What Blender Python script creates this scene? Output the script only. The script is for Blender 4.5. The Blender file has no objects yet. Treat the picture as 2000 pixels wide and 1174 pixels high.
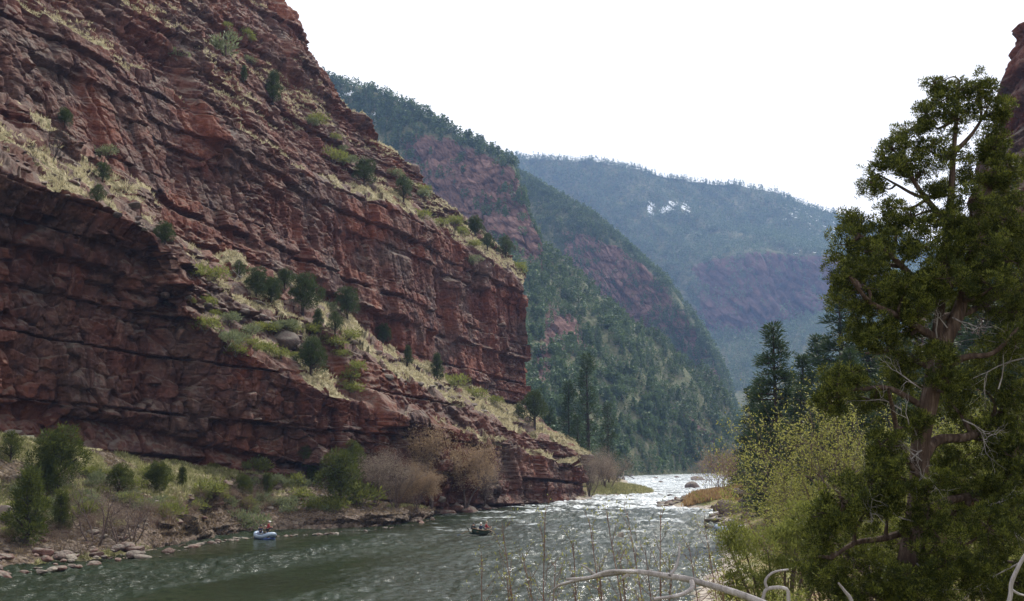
import bpy, math, random
import numpy as np
from mathutils import Vector, Matrix

# ------------------------------------------------------------------ camera, sky, sun, exposure
scene = bpy.context.scene
COL = scene.collection
F_PX, W_PX, H_PX, HOR = 2000.0, 2000.0, 1174.0, 900.0
CAM = np.array([0.0, 0.0, 8.0])
PITCH = math.atan((HOR - H_PX / 2) / F_PX)
cam_d = bpy.data.cameras.new("camera"); cam_d.sensor_width = 36; cam_d.lens = 36 * F_PX / W_PX
cam_d.clip_end = 12000; cam_d.clip_start = 0.1
cam = bpy.data.objects.new("camera", cam_d); COL.objects.link(cam)
cam.location = CAM; cam.rotation_euler = (math.pi / 2 + PITCH, 0, 0)
scene.camera = cam

SUN_AZ, SUN_EL = math.radians(38), math.radians(47)
world = bpy.data.worlds.new("World"); scene.world = world; world.use_nodes = True
wn, wl = world.node_tree.nodes, world.node_tree.links
for n in list(wn): wn.remove(n)
w_out = wn.new('ShaderNodeOutputWorld'); w_bg = wn.new('ShaderNodeBackground')
w_sky = wn.new('ShaderNodeTexSky'); w_sky.sky_type = 'NISHITA'; w_sky.sun_disc = False
w_sky.sun_elevation = SUN_EL; w_sky.sun_rotation = SUN_AZ; w_sky.dust_density = 3.0
w_tc = wn.new('ShaderNodeTexCoord'); w_no = wn.new('ShaderNodeTexNoise'); w_no.inputs['Scale'].default_value = 2.2
w_no.inputs['Detail'].default_value = 5
w_mp = wn.new('ShaderNodeMapping'); w_mp.inputs['Scale'].default_value = (1, 1, 3)
w_rp = wn.new('ShaderNodeValToRGB'); w_rp.color_ramp.elements[0].position = .25; w_rp.color_ramp.elements[0].color = (.93, .93, .93, 1)
w_rp.color_ramp.elements[1].position = .55
w_mx = wn.new('ShaderNodeMixRGB'); w_mx.inputs[2].default_value = (11.1, 10.9, 10.75, 1)      # thin bright cloud veil
wl.new(w_tc.outputs['Generated'], w_mp.inputs[0]); wl.new(w_mp.outputs[0], w_no.inputs['Vector'])
wl.new(w_no.outputs['Fac'], w_rp.inputs[0]); wl.new(w_rp.outputs[0], w_mx.inputs[0])
wl.new(w_sky.outputs[0], w_mx.inputs[1]); wl.new(w_mx.outputs[0], w_bg.inputs[0])
w_bg.inputs[1].default_value = 0.115
wl.new(w_bg.outputs[0], w_out.inputs[0])

sun_d = bpy.data.lights.new("sun", 'SUN'); sun_d.energy = 5.0; sun_d.angle = math.radians(0.6); sun_d.color = (1, .95, .87)
sun = bpy.data.objects.new("sun", sun_d); COL.objects.link(sun)
_sd = Vector((math.sin(SUN_AZ) * math.cos(SUN_EL), math.cos(SUN_AZ) * math.cos(SUN_EL), math.sin(SUN_EL)))
sun.rotation_euler = _sd.to_track_quat('Z', 'Y').to_euler(); sun.location = (0, 0, 300)
scene.view_settings.view_transform = 'Standard'; scene.view_settings.look = 'None'
scene.view_settings.exposure = 0.22; scene.view_settings.gamma = 1
scene.cycles.max_bounces = 5; scene.cycles.diffuse_bounces = 3; scene.cycles.glossy_bounces = 2
scene.cycles.transmission_bounces = 3; scene.cycles.volume_bounces = 0; scene.cycles.transparent_max_bounces = 4
scene.cycles.use_denoising = True

# ------------------------------------------------------------------ where things stand
_f = np.array([0, math.cos(PITCH), math.sin(PITCH)]); _u = np.array([0, -math.sin(PITCH), math.cos(PITCH)]); _r = np.array([1., 0, 0])
def ray(px, py): return _r * (px - W_PX / 2) + _u * (H_PX / 2 - py) + _f * F_PX
def PY(px, py, Y):                                   # a point seen there, Y metres up the valley
    d = ray(px, py); return CAM + d * (Y / d[1])
def GZ(px, py, z=0.0):                               # the same on a level z
    d = ray(px, py); return CAM + d * ((z - CAM[2]) / d[2])
AL = np.array([.336, .942, 0]); AL /= np.linalg.norm(AL)      # down-river direction along the left shore
NB = np.array([-AL[1], AL[0], 0])                             # away from the river, into the left wall
S0 = np.array([-36., 73., 0])
def WO(px, py, o):                                   # the same on the vertical plane o metres behind the left shoreline
    d = ray(px, py); q = S0 + NB * o - CAM
    return CAM + d * (np.dot(q, NB) / np.dot(d, NB))

# ------------------------------------------------------------------ numpy noise
_rs = np.random.RandomState(7)
_TAB = _rs.rand(64, 64, 64).astype(np.float32) * 2 - 1
def vn(x, y, z=0.0):
    x, y, z = np.broadcast_arrays(np.asarray(x, float), np.asarray(y, float), np.asarray(z, float))
    xi, yi, zi = np.floor(x).astype(int), np.floor(y).astype(int), np.floor(z).astype(int)
    fx, fy, fz = x - xi, y - yi, z - zi
    fx, fy, fz = [t * t * (3 - 2 * t) for t in (fx, fy, fz)]
    a, b = xi & 63, (xi + 1) & 63; c, d = yi & 63, (yi + 1) & 63; e, g = zi & 63, (zi + 1) & 63
    def L(p, q, t): return p + (q - p) * t
    return L(L(L(_TAB[a, c, e], _TAB[b, c, e], fx), L(_TAB[a, d, e], _TAB[b, d, e], fx), fy),
             L(L(_TAB[a, c, g], _TAB[b, c, g], fx), L(_TAB[a, d, g], _TAB[b, d, g], fx), fy), fz)
def fbm(x, y, z=0.0, oct=4, gain=.5, lac=2.07):
    s, a, t = 0, 1, 0
    for i in range(oct):
        s = s + a * vn(x * lac ** i + 13.7 * i, y * lac ** i + 5.1 * i, np.asarray(z) * lac ** i + 9.3 * i); t += a; a *= gain
    return s / t
def hsh(a, b, k=0):
    h = (np.asarray(a, np.int64) * 374761393 + np.asarray(b, np.int64) * 668265263 + k * 1442695041) & 0xFFFFFFFF
    h = ((h ^ (h >> 13)) * 1274126177) & 0xFFFFFFFF
    h = (h ^ (h >> 16)) & 0xFFFFFFFF
    return h / 4294967295.0
def worley(x, y, k=0, jit=.9):                       # F1, F2, cell a, cell b, offset to the cell's seed
    xi, yi = np.floor(x).astype(np.int64), np.floor(y).astype(np.int64)
    F1 = np.full(x.shape, 9.); F2 = np.full(x.shape, 9.)
    ca, cb = np.zeros(x.shape, np.int64), np.zeros(x.shape, np.int64); dx, dy = np.zeros(x.shape), np.zeros(x.shape)
    for i in (-1, 0, 1):
        for j in (-1, 0, 1):
            a, b = xi + i, yi + j
            qx = a + .5 + (hsh(a, b, k + 1) - .5) * jit - x; qy = b + .5 + (hsh(a, b, k + 2) - .5) * jit - y
            d = np.sqrt(qx * qx + qy * qy); m = d < F1
            F2 = np.where(m, F1, np.minimum(F2, d)); F1 = np.where(m, d, F1)
            ca = np.where(m, a, ca); cb = np.where(m, b, cb); dx = np.where(m, qx, dx); dy = np.where(m, qy, dy)
    return F1, F2, ca, cb, dx, dy
def sst(a, b, x):
    t = np.clip((x - a) / (b - a), 0, 1); return t * t * (3 - 2 * t)

# ------------------------------------------------------------------ mesh helpers
def tag(o, label=None, cat=None, group=None, kind=None):
    if label: o['label'] = label
    if cat: o['category'] = cat
    if group: o['group'] = group
    if kind: o['kind'] = kind
    return o
def link(o, parent=None):
    COL.objects.link(o)
    if parent is not None: o.parent = parent
    return o
def empty(name, loc, rz=0.0):
    o = bpy.data.objects.new(name, None); o.location = loc; o.rotation_euler = (0, 0, rz); o.empty_display_size = .3
    return link(o)
def raw_mesh(name, V, Fc, mats=None, smooth=False, attrs=None, midx=None):
    V = np.asarray(V, np.float32).reshape(-1, 3); Fc = np.asarray(Fc, np.int32); n, k = Fc.shape
    me = bpy.data.meshes.new(name)
    me.vertices.add(len(V)); me.vertices.foreach_set('co', V.ravel())
    me.loops.add(n * k); me.loops.foreach_set('vertex_index', Fc.ravel())
    me.polygons.add(n); me.polygons.foreach_set('loop_start', np.arange(n, dtype=np.int32) * k)
    try: me.polygons.foreach_set('loop_total', np.full(n, k, np.int32))
    except Exception: pass
    for m in (mats if isinstance(mats, (list, tuple)) else [mats]):
        if m: me.materials.append(m)
    if midx is not None: me.polygons.foreach_set('material_index', np.asarray(midx, np.int32))
    if smooth: me.polygons.foreach_set('use_smooth', np.ones(n, bool))
    for a, v in (attrs or {}).items():
        at = me.attributes.new(a, 'FLOAT', 'POINT'); at.data.foreach_set('value', np.asarray(v, np.float32).ravel())
    me.update(calc_edges=True)
    return me
def mesh_obj(name, V, Fc, mats=None, parent=None, **kw):
    return link(bpy.data.objects.new(name, raw_mesh(name, V, Fc, mats, **kw)), parent)
def grid_faces(nv, nu, flip=False):
    i = np.arange(nv * nu).reshape(nv, nu)
    q = [i[:-1, :-1], i[:-1, 1:], i[1:, 1:], i[1:, :-1]]
    if flip: q = q[::-1]
    return np.stack([a.ravel() for a in q], 1)
def blur(A, n, ax):
    if n < 1: return A
    A = np.moveaxis(A, ax, 0); p = np.concatenate([np.repeat(A[:1], n, 0), A, np.repeat(A[-1:], n, 0)], 0)
    c = np.cumsum(np.concatenate([np.zeros_like(p[:1]), p], 0), 0)
    return np.moveaxis((c[2 * n + 1:] - c[:-(2 * n + 1)]) / (2 * n + 1), 0, ax)
def net(ctrl, cu, cv, extra=None):                   # ctrl (R, C, 3); cu / cv: samples per control cell
    R, C = ctrl.shape[:2]
    uu = np.concatenate([np.arange(c) / c + i for i, c in enumerate(cu)] + [[C - 1]])
    vv = np.concatenate([np.arange(c) / c + i for i, c in enumerate(cv)] + [[R - 1]])
    ui = np.minimum(uu.astype(int), C - 2); vi = np.minimum(vv.astype(int), R - 2)
    fu = (uu - ui)[None, :, None]; fv = (vv - vi)[:, None, None]
    A = ctrl[vi][:, ui] * (1 - fu) + ctrl[vi][:, ui + 1] * fu
    B = ctrl[vi + 1][:, ui] * (1 - fu) + ctrl[vi + 1][:, ui + 1] * fu
    return A * (1 - fv) + B * fv, uu, vv
def normals(P):
    du = np.gradient(P, axis=1); dv = np.gradient(P, axis=0); n = np.cross(du, dv)
    return n / (np.linalg.norm(n, axis=2, keepdims=True) + 1e-9)

# ------------------------------------------------------------------ material helpers
def new_mat(name):
    m = bpy.data.materials.new(name); m.use_nodes = True
    nt = m.node_tree; nt.nodes.clear(); return m, nt, nt.nodes, nt.links
class NB_:                                           # tiny node builder
    def __init__(s, nt): s.nt = nt; s.n = nt.nodes; s.l = nt.links
    def new(s, t, **kw):
        x = s.n.new(t)
        for k, v in kw.items(): setattr(x, k, v)
        return x
    def set(s, sock, v):
        if isinstance(v, bpy.types.NodeSocket): s.l.new(v, sock)
        elif v is not None: sock.default_value = v if not (isinstance(v, tuple) and len(v) == 3 and sock.type == 'RGBA') else (*v, 1)
    def noise(s, vec, scale, detail=4, rough=.55, dist=0):
        x = s.new('ShaderNodeTexNoise'); s.set(x.inputs['Vector'], vec); x.inputs['Scale'].default_value = scale
        x.inputs['Detail'].default_value = detail; x.inputs['Roughness'].default_value = rough; x.inputs['Distortion'].default_value = dist
        return x.outputs['Fac']
    def map(s, vec, scale=(1, 1, 1), rot=(0, 0, 0)):
        x = s.new('ShaderNodeMapping'); s.set(x.inputs[0], vec); x.inputs['Scale'].default_value = scale; x.inputs['Rotation'].default_value = rot
        return x.outputs[0]
    def ramp(s, fac, stops):
        x = s.new('ShaderNodeValToRGB'); s.set(x.inputs[0], fac); e = x.color_ramp.elements
        while len(e) > 1: e.remove(e[0])
        e[0].position = stops[0][0]; e[0].color = (*stops[0][1], 1)
        for p, c in stops[1:]:
            q = e.new(p); q.color = (*c, 1)
        return x.outputs[0]
    def rng(s, v, a, b, c=0., d=1., smooth=False):
        x = s.new('ShaderNodeMapRange'); s.set(x.inputs[0], v)
        if smooth: x.interpolation_type = 'SMOOTHSTEP'
        for i, t in enumerate((a, b, c, d)): x.inputs[i + 1].default_value = t
        return x.outputs[0]
    def math(s, op, a, b=None):
        x = s.new('ShaderNodeMath', operation=op); s.set(x.inputs[0], a)
        if b is not None: s.set(x.inputs[1], b)
        return x.outputs[0]
    def mix(s, f, a, b, mode='MIX'):
        x = s.new('ShaderNodeMixRGB', blend_type=mode); s.set(x.inputs[0], f); s.set(x.inputs[1], a); s.set(x.inputs[2], b)
        return x.outputs[0]
    def attr(s, name):
        x = s.new('ShaderNodeAttribute'); x.attribute_name = name; return x.outputs['Fac']
    def pos(s):
        return s.new('ShaderNodeNewGeometry').outputs['Position']
    def sep(s, v):
        x = s.new('ShaderNodeSeparateXYZ'); s.set(x.inputs[0], v); return x.outputs
    def bump(s, h, dist, strength=1., normal=None):
        x = s.new('ShaderNodeBump'); s.set(x.inputs['Height'], h); x.inputs['Distance'].default_value = dist
        x.inputs['Strength'].default_value = strength
        if normal is not None: s.set(x.inputs['Normal'], normal)
        return x.outputs[0]
    def bsdf(s, col, rough=.85, normal=None, spec=.25, **kw):
        x = s.new('ShaderNodeBsdfPrincipled'); s.set(x.inputs['Base Color'], col); s.set(x.inputs['Roughness'], rough)
        x.inputs['Specular IOR Level'].default_value = spec
        if normal is not None: s.set(x.inputs['Normal'], normal)
        for k, v in kw.items(): s.set(x.inputs[k], v)
        return x.outputs[0]
    def out(s, sh):
        o = s.new('ShaderNodeOutputMaterial'); s.l.new(sh, o.inputs[0]); return o

def rock_mat(name, reds, greys, scale=1.0, grass=True, stain=.6, snow=False, pale=.5, lichen=.9, rubble=False):
    m, nt, _, _ = new_mat(name); b = NB_(nt); p = b.pos()
    tone = b.attr('tone')
    n1 = b.noise(p, .09 * scale, 5); n2 = b.noise(p, .7 * scale, 6, .65); n3 = b.noise(b.map(p, (1, 1, .16)), .55 * scale, 5, .6)
    col = b.ramp(b.math('ADD', b.math('MULTIPLY', tone, .55), b.math('MULTIPLY', n2, .5)), [(.22, reds[0]), (.45, reds[1]), (.62, reds[2]), (.85, reds[3])])
    col = b.mix(b.rng(n1, .42, .62, 0, .75), col, b.ramp(n2, [(.35, greys[0]), (.65, greys[1])]))
    col = b.mix(b.rng(b.noise(p, .028 * scale, 3), .45, .62, 0, .55), col, b.mix(.5, col, (.13, .085, .08)))
    col = b.mix(b.math('MULTIPLY', b.rng(n3, .55, .72, 0, 1), stain), col, (.045, .035, .045))       # dark varnish running down
    col = b.mix(b.math('MULTIPLY', b.rng(b.noise(b.map(p, (1, 1, .22)), 1.3 * scale, 5, .7), .56, .7, 0, 1), pale), col, (.35, .205, .165))   # pale scars
    lich = b.noise(p, .35 * scale, 7, .7)
    nz = b.sep(b.new('ShaderNodeNewGeometry').outputs['Normal'])[2]
    col = b.mix(b.math('MULTIPLY', b.rng(nz, .25, .7), b.rng(lich, .4, .6, .2 * lichen, lichen)), col, (.22, .2, .17))
    if rubble:
        vc = b.new('ShaderNodeTexVoronoi'); vc.inputs['Scale'].default_value = 1.9; b.set(vc.inputs['Vector'], p)
        vd = b.new('ShaderNodeTexVoronoi'); vd.inputs['Scale'].default_value = 5.5; b.set(vd.inputs['Vector'], p)
        col = b.mix(.55, col, b.ramp(b.sep(vc.outputs['Color'])[0], [(.1, (.03, .02, .017)), (.45, (.09, .06, .048)), (.8, (.2, .15, .12)), (1, (.33, .28, .23))]))
        col = b.mix(.3, col, b.ramp(b.sep(vd.outputs['Color'])[1], [(.1, (.02, .016, .012)), (.9, (.25, .2, .15))]))
    if grass:
        g = b.math('MULTIPLY', b.attr('grass'), b.rng(nz, .3, .55))
        gc = b.ramp(b.noise(p, .9 * scale, 6, .75), [(.3, (.06, .07, .03)), (.42, (.17, .15, .08)), (.52, (.36, .32, .2)), (.6, (.27, .22, .14)), (.7, (.11, .07, .05))])
        col = b.mix(b.rng(b.math('ADD', g, b.rng(b.noise(p, 1.1 * scale, 4), .3, .7, -.25, .25)), .4, .6), col, gc)
    if snow:
        col = b.mix(b.attr('snow'), col, (.8, .82, .86))
    vr = b.new('ShaderNodeTexVoronoi', feature='F1'); vr.inputs['Scale'].default_value = 1.5 * scale; b.set(vr.inputs['Vector'], b.mix(.12, b.map(p, (1, 1, 1.3)), b.new('ShaderNodeTexNoise').outputs['Color']))
    h = b.math('ADD', b.math('MULTIPLY', b.noise(p, 2.2 * scale, 8, .75), .8), b.math('ADD', b.math('MULTIPLY', b.noise(b.map(p, (.3, .3, 1.6)), 1.2 * scale, 5, .65), .6), b.math('MULTIPLY', vr.outputs['Distance'], -.5)))
    if rubble: h = b.math('SUBTRACT', h, b.math('MULTIPLY', vc.outputs['Distance'], 1.6))
    b.out(b.bsdf(col, .9, b.bump(h, .5 / scale, 1.0), .15))
    return m
REDS = [(.034, .012, .009), (.1, .031, .02), (.178, .058, .034), (.31, .135, .08)]
GREYS = [(.036, .026, .025), (.14, .1, .085)]
MAT_CLIFF = rock_mat('red_sandstone', REDS, GREYS, lichen=.6)
# ------------------------------------------------------------------ stepped rock displacement on a sheet
def strata(T, s, seed, big=(2.5, 9.), fine=(.35, 1.3), amp=1.0, broken=0.0):
    r = np.random.RandomState(seed)
    Tw = T + .7 * fbm(s / 45., T / 30., seed * .7, 2) + .06 * vn(s / 3., T / 3., 3.3)
    lo, hi = T.min() - 20, T.max() + 20
    def bounds(a, b):
        e = [lo]
        while e[-1] < hi: e.append(e[-1] + a + (b - a) * r.rand() ** 1.6)
        return np.array(e)
    B1, B2 = bounds(*big), bounds(*fine)
    i1 = np.clip(np.searchsorted(B1, Tw) - 1, 0, len(B1) - 2); i2 = np.clip(np.searchsorted(B2, Tw) - 1, 0, len(B2) - 2)
    d = np.zeros_like(T)
    th1 = B1[i1 + 1] - B1[i1]; h1 = Tw - B1[i1]; u1 = h1 / th1
    w1 = 2.2 + 8 * r.rand(len(B1)); sj = s + .2 * vn(s / 3., T / 2.5, 8.8) + .2 * h1 * (hsh(i1, i1, 44) - .5)
    q1 = sj / w1[i1] + i1 * .37; c1 = np.floor(q1).astype(np.int64); j1 = hsh(c1, i1, seed); fr = q1 - c1
    a1 = r.rand(len(B1)); seg = hsh(np.floor(sj / 22. + i1 * .7).astype(np.int64), i1, 3)
    d += amp * (1.1 * (a1[i1] - .5) + 1.0 * (seg - .5) + .5 * (.5 - u1))                  # planar bed fronts
    d += amp * 1.35 * (j1 - .5) * sst(.2, .5, hsh(c1, i1, seed + 5)) + amp * .8 * (hsh(c1, i1, seed + 6) - .5) * (fr - .5)
    part = .16 + .5 * hsh(i1, i1, 71) ** 2                                           # thin recessed parting under each bed
    d -= amp * (.6 + 1.7 * seg) * (1 - sst(part * .8, part * 1.15, h1)) * (hsh(c1, i1, 31) > .22)
    crack = np.exp(-(np.minimum(fr, 1 - fr) * w1[i1] / .17) ** 2) * (hsh(c1, i1, 9) > .35); d -= amp * 2.0 * crack
    d += amp * .42 * fbm(s / .9, T / 9., seed, 3) * sst(-.35, .2, vn(s / 15., T / 12., 9.9))   # vertical fluting
    a2 = r.rand(len(B2)); rough = np.clip(sst(.05, .35, fbm(s / 24., T / 7., 4.4, 3)) + broken, 0, 1); th2 = B2[i2 + 1] - B2[i2]; u2 = (Tw - B2[i2]) / th2
    w2 = .8 + 3.2 * r.rand(len(B2)); q2 = sj / w2[i2] + i2 * .61; c2 = np.floor(q2).astype(np.int64); j2 = hsh(c2, i2, seed + 3)
    d += amp * rough * (.9 * (a2[i2] - .4) * (hsh(np.floor(q2 / 3).astype(np.int64), i2, 21) > .35) + .35 * (.5 - u2))
    d += amp * (.12 + .88 * rough) * (.7 * (j2 - .5) + .4 * (hsh(c2, i2, 77) - .5) * (q2 - c2 - .5))
    tone = .4 * hsh(i1, i1 * 3, 1) + .3 * j1 + .3 * j2
    return d, np.clip(tone, 0, 1), rough
def facets(s, T, sx, sy, amp, k, groove=.0):
    F1, F2, a, b, dx, dy = worley(s / sx, T / sy, k)
    d = amp * ((hsh(a, b, k + 7) - .5) + (hsh(a, b, k + 8) - .5) * 2.0 * dx + (hsh(a, b, k + 9) - .5) * 2.0 * dy)
    if groove: d -= groove * np.exp(-(F2 - F1) / .07)
    return d, hsh(a, b, k + 10)

# ------------------------------------------------------------------ the near cliff on the left
PX_LO = [-350, -100, 60, 180, 290, 345, 430, 540, 650, 760, 860, 950, 1080, 1150]
PX_UP = [-350, -100, 60, 180, 290, 345, 430, 540, 650, 760, 860, 950, 1010, 1031]
rows = [
 (0,  PX_LO, [900, 870, 850, 880, 905, 917, 930, 955, 985, 1010, 1015, 1008, 994, 984], [24, 24, 24, 23, 22, 21, 19, 16, 12, 8, 5, 3.5, 2, .5]),
 (4,  PX_LO, [800, 795, 800, 818, 845, 862, 880, 903, 933, 955, 965, 965, 962, 962], [25.5, 25.5, 25.5, 24.5, 23.5, 22.5, 20.5, 17.2, 13, 9, 6, 4.5, 3, 1.4]),
 (5,  PX_LO, [785, 780, 787, 805, 832, 848, 866, 892, 922, 945, 956, 957, 954, 954], [24, 24, 24, 23.2, 22.2, 21.3, 19.4, 16.3, 12.3, 8.3, 5.4, 4, 2.5, 1]),
 (14, PX_LO, [500, 560, 590, 600, 620, 700, 760, 800, 840, 870, 890, 905, 925, 932], [23.5, 23.5, 23.5, 23, 22, 20.5, 18.8, 16, 12.3, 8.5, 5.8, 4.3, 3, 1.3]),
 (19, PX_LO, [300, 400, 440, 475, 500, 640, 700, 762, 808, 840, 862, 885, 912, 922], [23.5, 23.3, 23, 22.5, 21.5, 20.2, 18.6, 16.0, 12.5, 9, 6, 4.6, 3.1, 1.3]),
 (22, PX_LO, [200, 300, 362, 400, 455, 597, 665, 730, 775, 812, 840, 868, 902, 914], [19, 19, 19.2, 19.4, 19, 19, 18, 15.4, 12, 8.8, 6, 4.6, 3, 1.2]),
 (26, PX_LO, [55, 165, 262, 325, 425, 572, 615, 680, 735, 788, 818, 851, 892, 908], [33, 32, 31, 30, 26, 22, 23.5, 20, 16, 12, 8.5, 6.2, 4.2, 2]),
 (30, PX_LO, [48, 155, 252, 315, 415, 530, 575, 640, 668, 730, 775, 815, 860, 891], [33.6, 32.6, 31.6, 30.6, 26.8, 24, 24.5, 21, 17.5, 13.5, 10, 7.5, 5, 3]),
 (35, PX_UP, [40, 148, 240, 302, 402, 478, 508, 548, 608, 685, 737, 778, 801, 806], [34.2, 33.2, 32.2, 31.2, 29, 30, 31, 31, 31, 30, 29, 28, 27, 26]),
 (37, PX_UP, [30, 140, 232, 292, 392, 468, 498, 538, 598, 676, 728, 770, 793, 797], [37.5, 36.5, 35.5, 34.2, 32, 32.6, 33.4, 33.2, 33.4, 32.3, 31.3, 30, 28.5, 27.2]),
 (62, PX_UP, [-230, -80, 20, 90, 150, 182, 232, 300, 362, 398, 450, 502, 542, 560], [43, 42.5, 42.5, 41.5, 40.5, 39.6, 39, 38.2, 37.2, 34.2, 33, 31.4, 29.6, 28]),
 (65, PX_UP, [-236, -86, 14, 84, 145, 177, 227, 294, 352, 370, 425, 480, 527, 550], [44.5, 44, 44, 43, 42, 41, 40.4, 39.6, 39.4, 41, 38.5, 36, 33, 30]),
 (84, PX_UP, [-460, -300, -200, -130, -60, -20, 50, 135, 262, 330, 408, 474, 521, 545], [62, 60, 58.5, 57, 55, 53.5, 52, 49.5, 48, 46, 42, 38.5, 34.8, 31]),
 (100, PX_UP, [-700, -520, -420, -330, -230, -180, -100, -8, 182, 292, 392, 468, 517, 541], [75, 72, 70, 68, 66, 64, 62, 58, 54, 50.5, 45, 40.5, 36.5, 32.5]),
]
ctrl = []; Trow = []
for T, pxs, pys, os_ in rows:
    r = [WO(a, b, o) for a, b, o in zip(pxs, pys, os_)]
    P = r[-1]
    r += [P + AL * 3.5 + NB * 3, P + AL * 5 + NB * 16, P + AL * 2 + NB * 60]
    ctrl.append(r); Trow.append(T)
ctrl = np.array(ctrl)
last = ctrl[-1]
b1 = last + NB * 16 + np.array([0, 0, 4.]); b2 = last + NB * 60 + np.array([0, 0, 8.]); b3 = last + NB * 220 + np.array([0, 0, -20.])
ctrl = np.concatenate([ctrl, [b1, b2, b3]], 0); Trow += [116, 150, 230]
cu = [30, 90, 130, 100, 90, 50, 80, 100, 110, 120, 120, 110, 90, 60, 40, 40, 20]
cv = [30, 10, 110, 60, 34, 46, 26, 56, 14, 180, 24, 120, 90, 26, 12, 8]
P, uu, vv = net(ctrl, cu, cv)
T = np.interp(vv, np.arange(len(Trow)), Trow)[:, None] + 0 * uu[None, :]
Pb = blur(blur(P, 14, 1), 3, 0)
N = normals(Pb)
if np.mean(N[100:200, :, 0]) < 0: N = -N
nzc = N[..., 2]
cliffy = 1 - sst(.5, .78, blur(nzc, 3, 0))
s = (Pb - S0) @ AL
# around the corner the wall is followed by its length, not by the river direction
s = s + .9 * np.maximum(0, (uu - 13))[None, :] * 6
Hz = Pb[..., 2] + .045 * s
gb = np.floor(Hz / 15. + .3 * vn(s / 30., Hz / 30., 1.)).astype(np.int64); qb = s / 10. + gb * .43 + .12 * vn(s / 5., Hz / 9., 2.); cb_ = np.floor(qb).astype(np.int64)
butt = 2.8 * (hsh(cb_, gb, 15) - .5) + 2.0 * (hsh(cb_, gb, 16) - .5) * (qb - cb_ - .5); butt = blur(blur(butt, 2, 1), 2, 0)
Pb = Pb - NB * ((butt + 1.2 * fbm(s / 21., Hz / 50., 6.1, 2)) * (1 - np.clip(uu[None] - 13, 0, 1)) * np.clip(vv, 0, 1)[:, None])[..., None]
dd, tone, rough = strata(Hz, s, 5, broken=.4 * sst(60, 68, T) * sst(112, 100, T) + .4 * (T > 22) * (T < 35))
f1, t1 = facets(s + .2 * Hz, Hz, 5.5, 7.5, 1.5, 20, .45); f2, t2 = facets(s, Hz, 2.0, 1.7, .8, 40, .2); f3, t3 = facets(s, Hz, .8, .6, .3, 60)
massive = sst(-.1, .3, fbm(s / 26., Hz / 14., 7.7, 3))
lower = ((T > 5) & (T < 20)) * sst(120, 60, s)              # the big smooth buttress
massive = np.clip(massive + lower * .6, 0, 1)
disp = dd * (1 - .3 * massive) + f1 * (.1 + .55 * massive + .45 * lower) + f2 * (.35 + .3 * rough + .35 * massive + .35 * lower) + f3 * (.5 + .5 * rough) + .18 * fbm(s / 2., Hz / 2., 0, 3)
disp *= .3 + .7 * cliffy
D = N * 1.0; D[..., 2] *= .3; D /= np.linalg.norm(D, axis=2, keepdims=True)
Pc = Pb + D * disp[..., None]
stp = facets(s, Pb @ NB, 4.5, 2.6, 1.6, 300)[0]
Pc[..., 2] += (.7 * fbm(s / 6., (Pb @ NB) / 4., 5.5, 4) + .8 * stp) * (1 - cliffy)
# small shelves that hold grass
shelf = sst(.0, .4, fbm(s / 14., Hz / 3.5, 11.1, 3)) * ((T > 62) | ((T > 24) & (T < 35)) | (s > 100))
up = .55 + .45 * ((T > 60) & (T < 116))
grass = np.clip((1 - cliffy) * 1.25 * sst(-.2, .2, fbm(s / 5., Hz / 4., 2.2, 4)) * 1.1 + .5 * shelf * up, 0, 1)
grass = np.where(T > 108, .3, grass)
tone = np.clip(.55 * tone + .25 * t1 + .2 * t2, 0, 1)
CL = dict(P=Pc, T=T, s=s, grass=grass, cliffy=cliffy, uu=uu, vv=vv)
o = mesh_obj('cliff', Pc, grid_faces(*T.shape), MAT_CLIFF, attrs={'tone': tone, 'grass': grass}); tag(o, kind='structure')

# ------------------------------------------------------------------ left river bank under the cliff
px = [-350, -100, 0, 150, 300, 400, 500, 640, 720, 790, 870, 960, 1050, 1150]
shore = [GZ(a, b, -.5) for a, b in zip(px, [1178, 1140, 1126, 1109, 1090, 1063, 1045, 1041, 1038, 1031, 1009, 997, 988, 980])]
so = [(p - S0) @ NB for p in shore]
e1 = [WO(a, b, o + d) for a, b, o, d in zip(px, [1160, 1122, 1108, 1093, 1066, 1036, 1020, 1010, 1004, 1002, 998, 990, 984, 977], so, [1.2, 1.2, 1.2, 1.2, 1.2, 1.3, 1.3, .7, .2, .2, 1, 1, 1, .5])]
e2 = [WO(a, b, o + d) for a, b, o, d in zip(px, [1120, 1084, 1068, 1052, 1020, 1000, 990, 984, 994, 995, 988, 984, 980, 975], so, [4, 4, 4, 4, 4, 4, 4, 3.6, 2.4, 2, 2, 1.6, 1.6, 1])]
e3 = [WO(a, b, max(o + 6, c)) for a, b, o, c in zip(px, [1010, 990, 985, 975, 968, 965, 958, 962, 984, 990, 985, 982, 979, 974], so, [14, 14, 14, 13, 12, 10, 8, 5, 2, 1.5, 4.5, 3.5, 3, 2])]
e4 = [WO(a, b, o) for a, b, o in zip(px, [890, 860, 848, 872, 896, 912, 925, 948, 975, 992, 990, 986, 982, 976], [23, 23, 23, 22.3, 21.2, 19.6, 17, 12.5, 9, 7.5, 6.5, 5, 4, 3])]
e5 = [p + NB * 5 - np.array([0, 0, .3]) for p in e4]
sub = [p + np.array([0, 0, -2.5]) - NB * 3.5 for p in shore]
ctrl = np.array([sub, shore, e1, e2, e3, e4, e5])
P, uu, vv = net(ctrl, [20, 40, 60, 70, 60, 60, 70, 50, 50, 50, 50, 40, 40], [5, 26, 36, 56, 60, 10])
Pb = blur(blur(P, 8, 1), 2, 0); N = normals(Pb); s = (Pb - S0) @ AL
if N[..., 2].mean() < 0: N = -N
Tb = vv[:, None] * 2.2 + 0 * uu[None]
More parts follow.
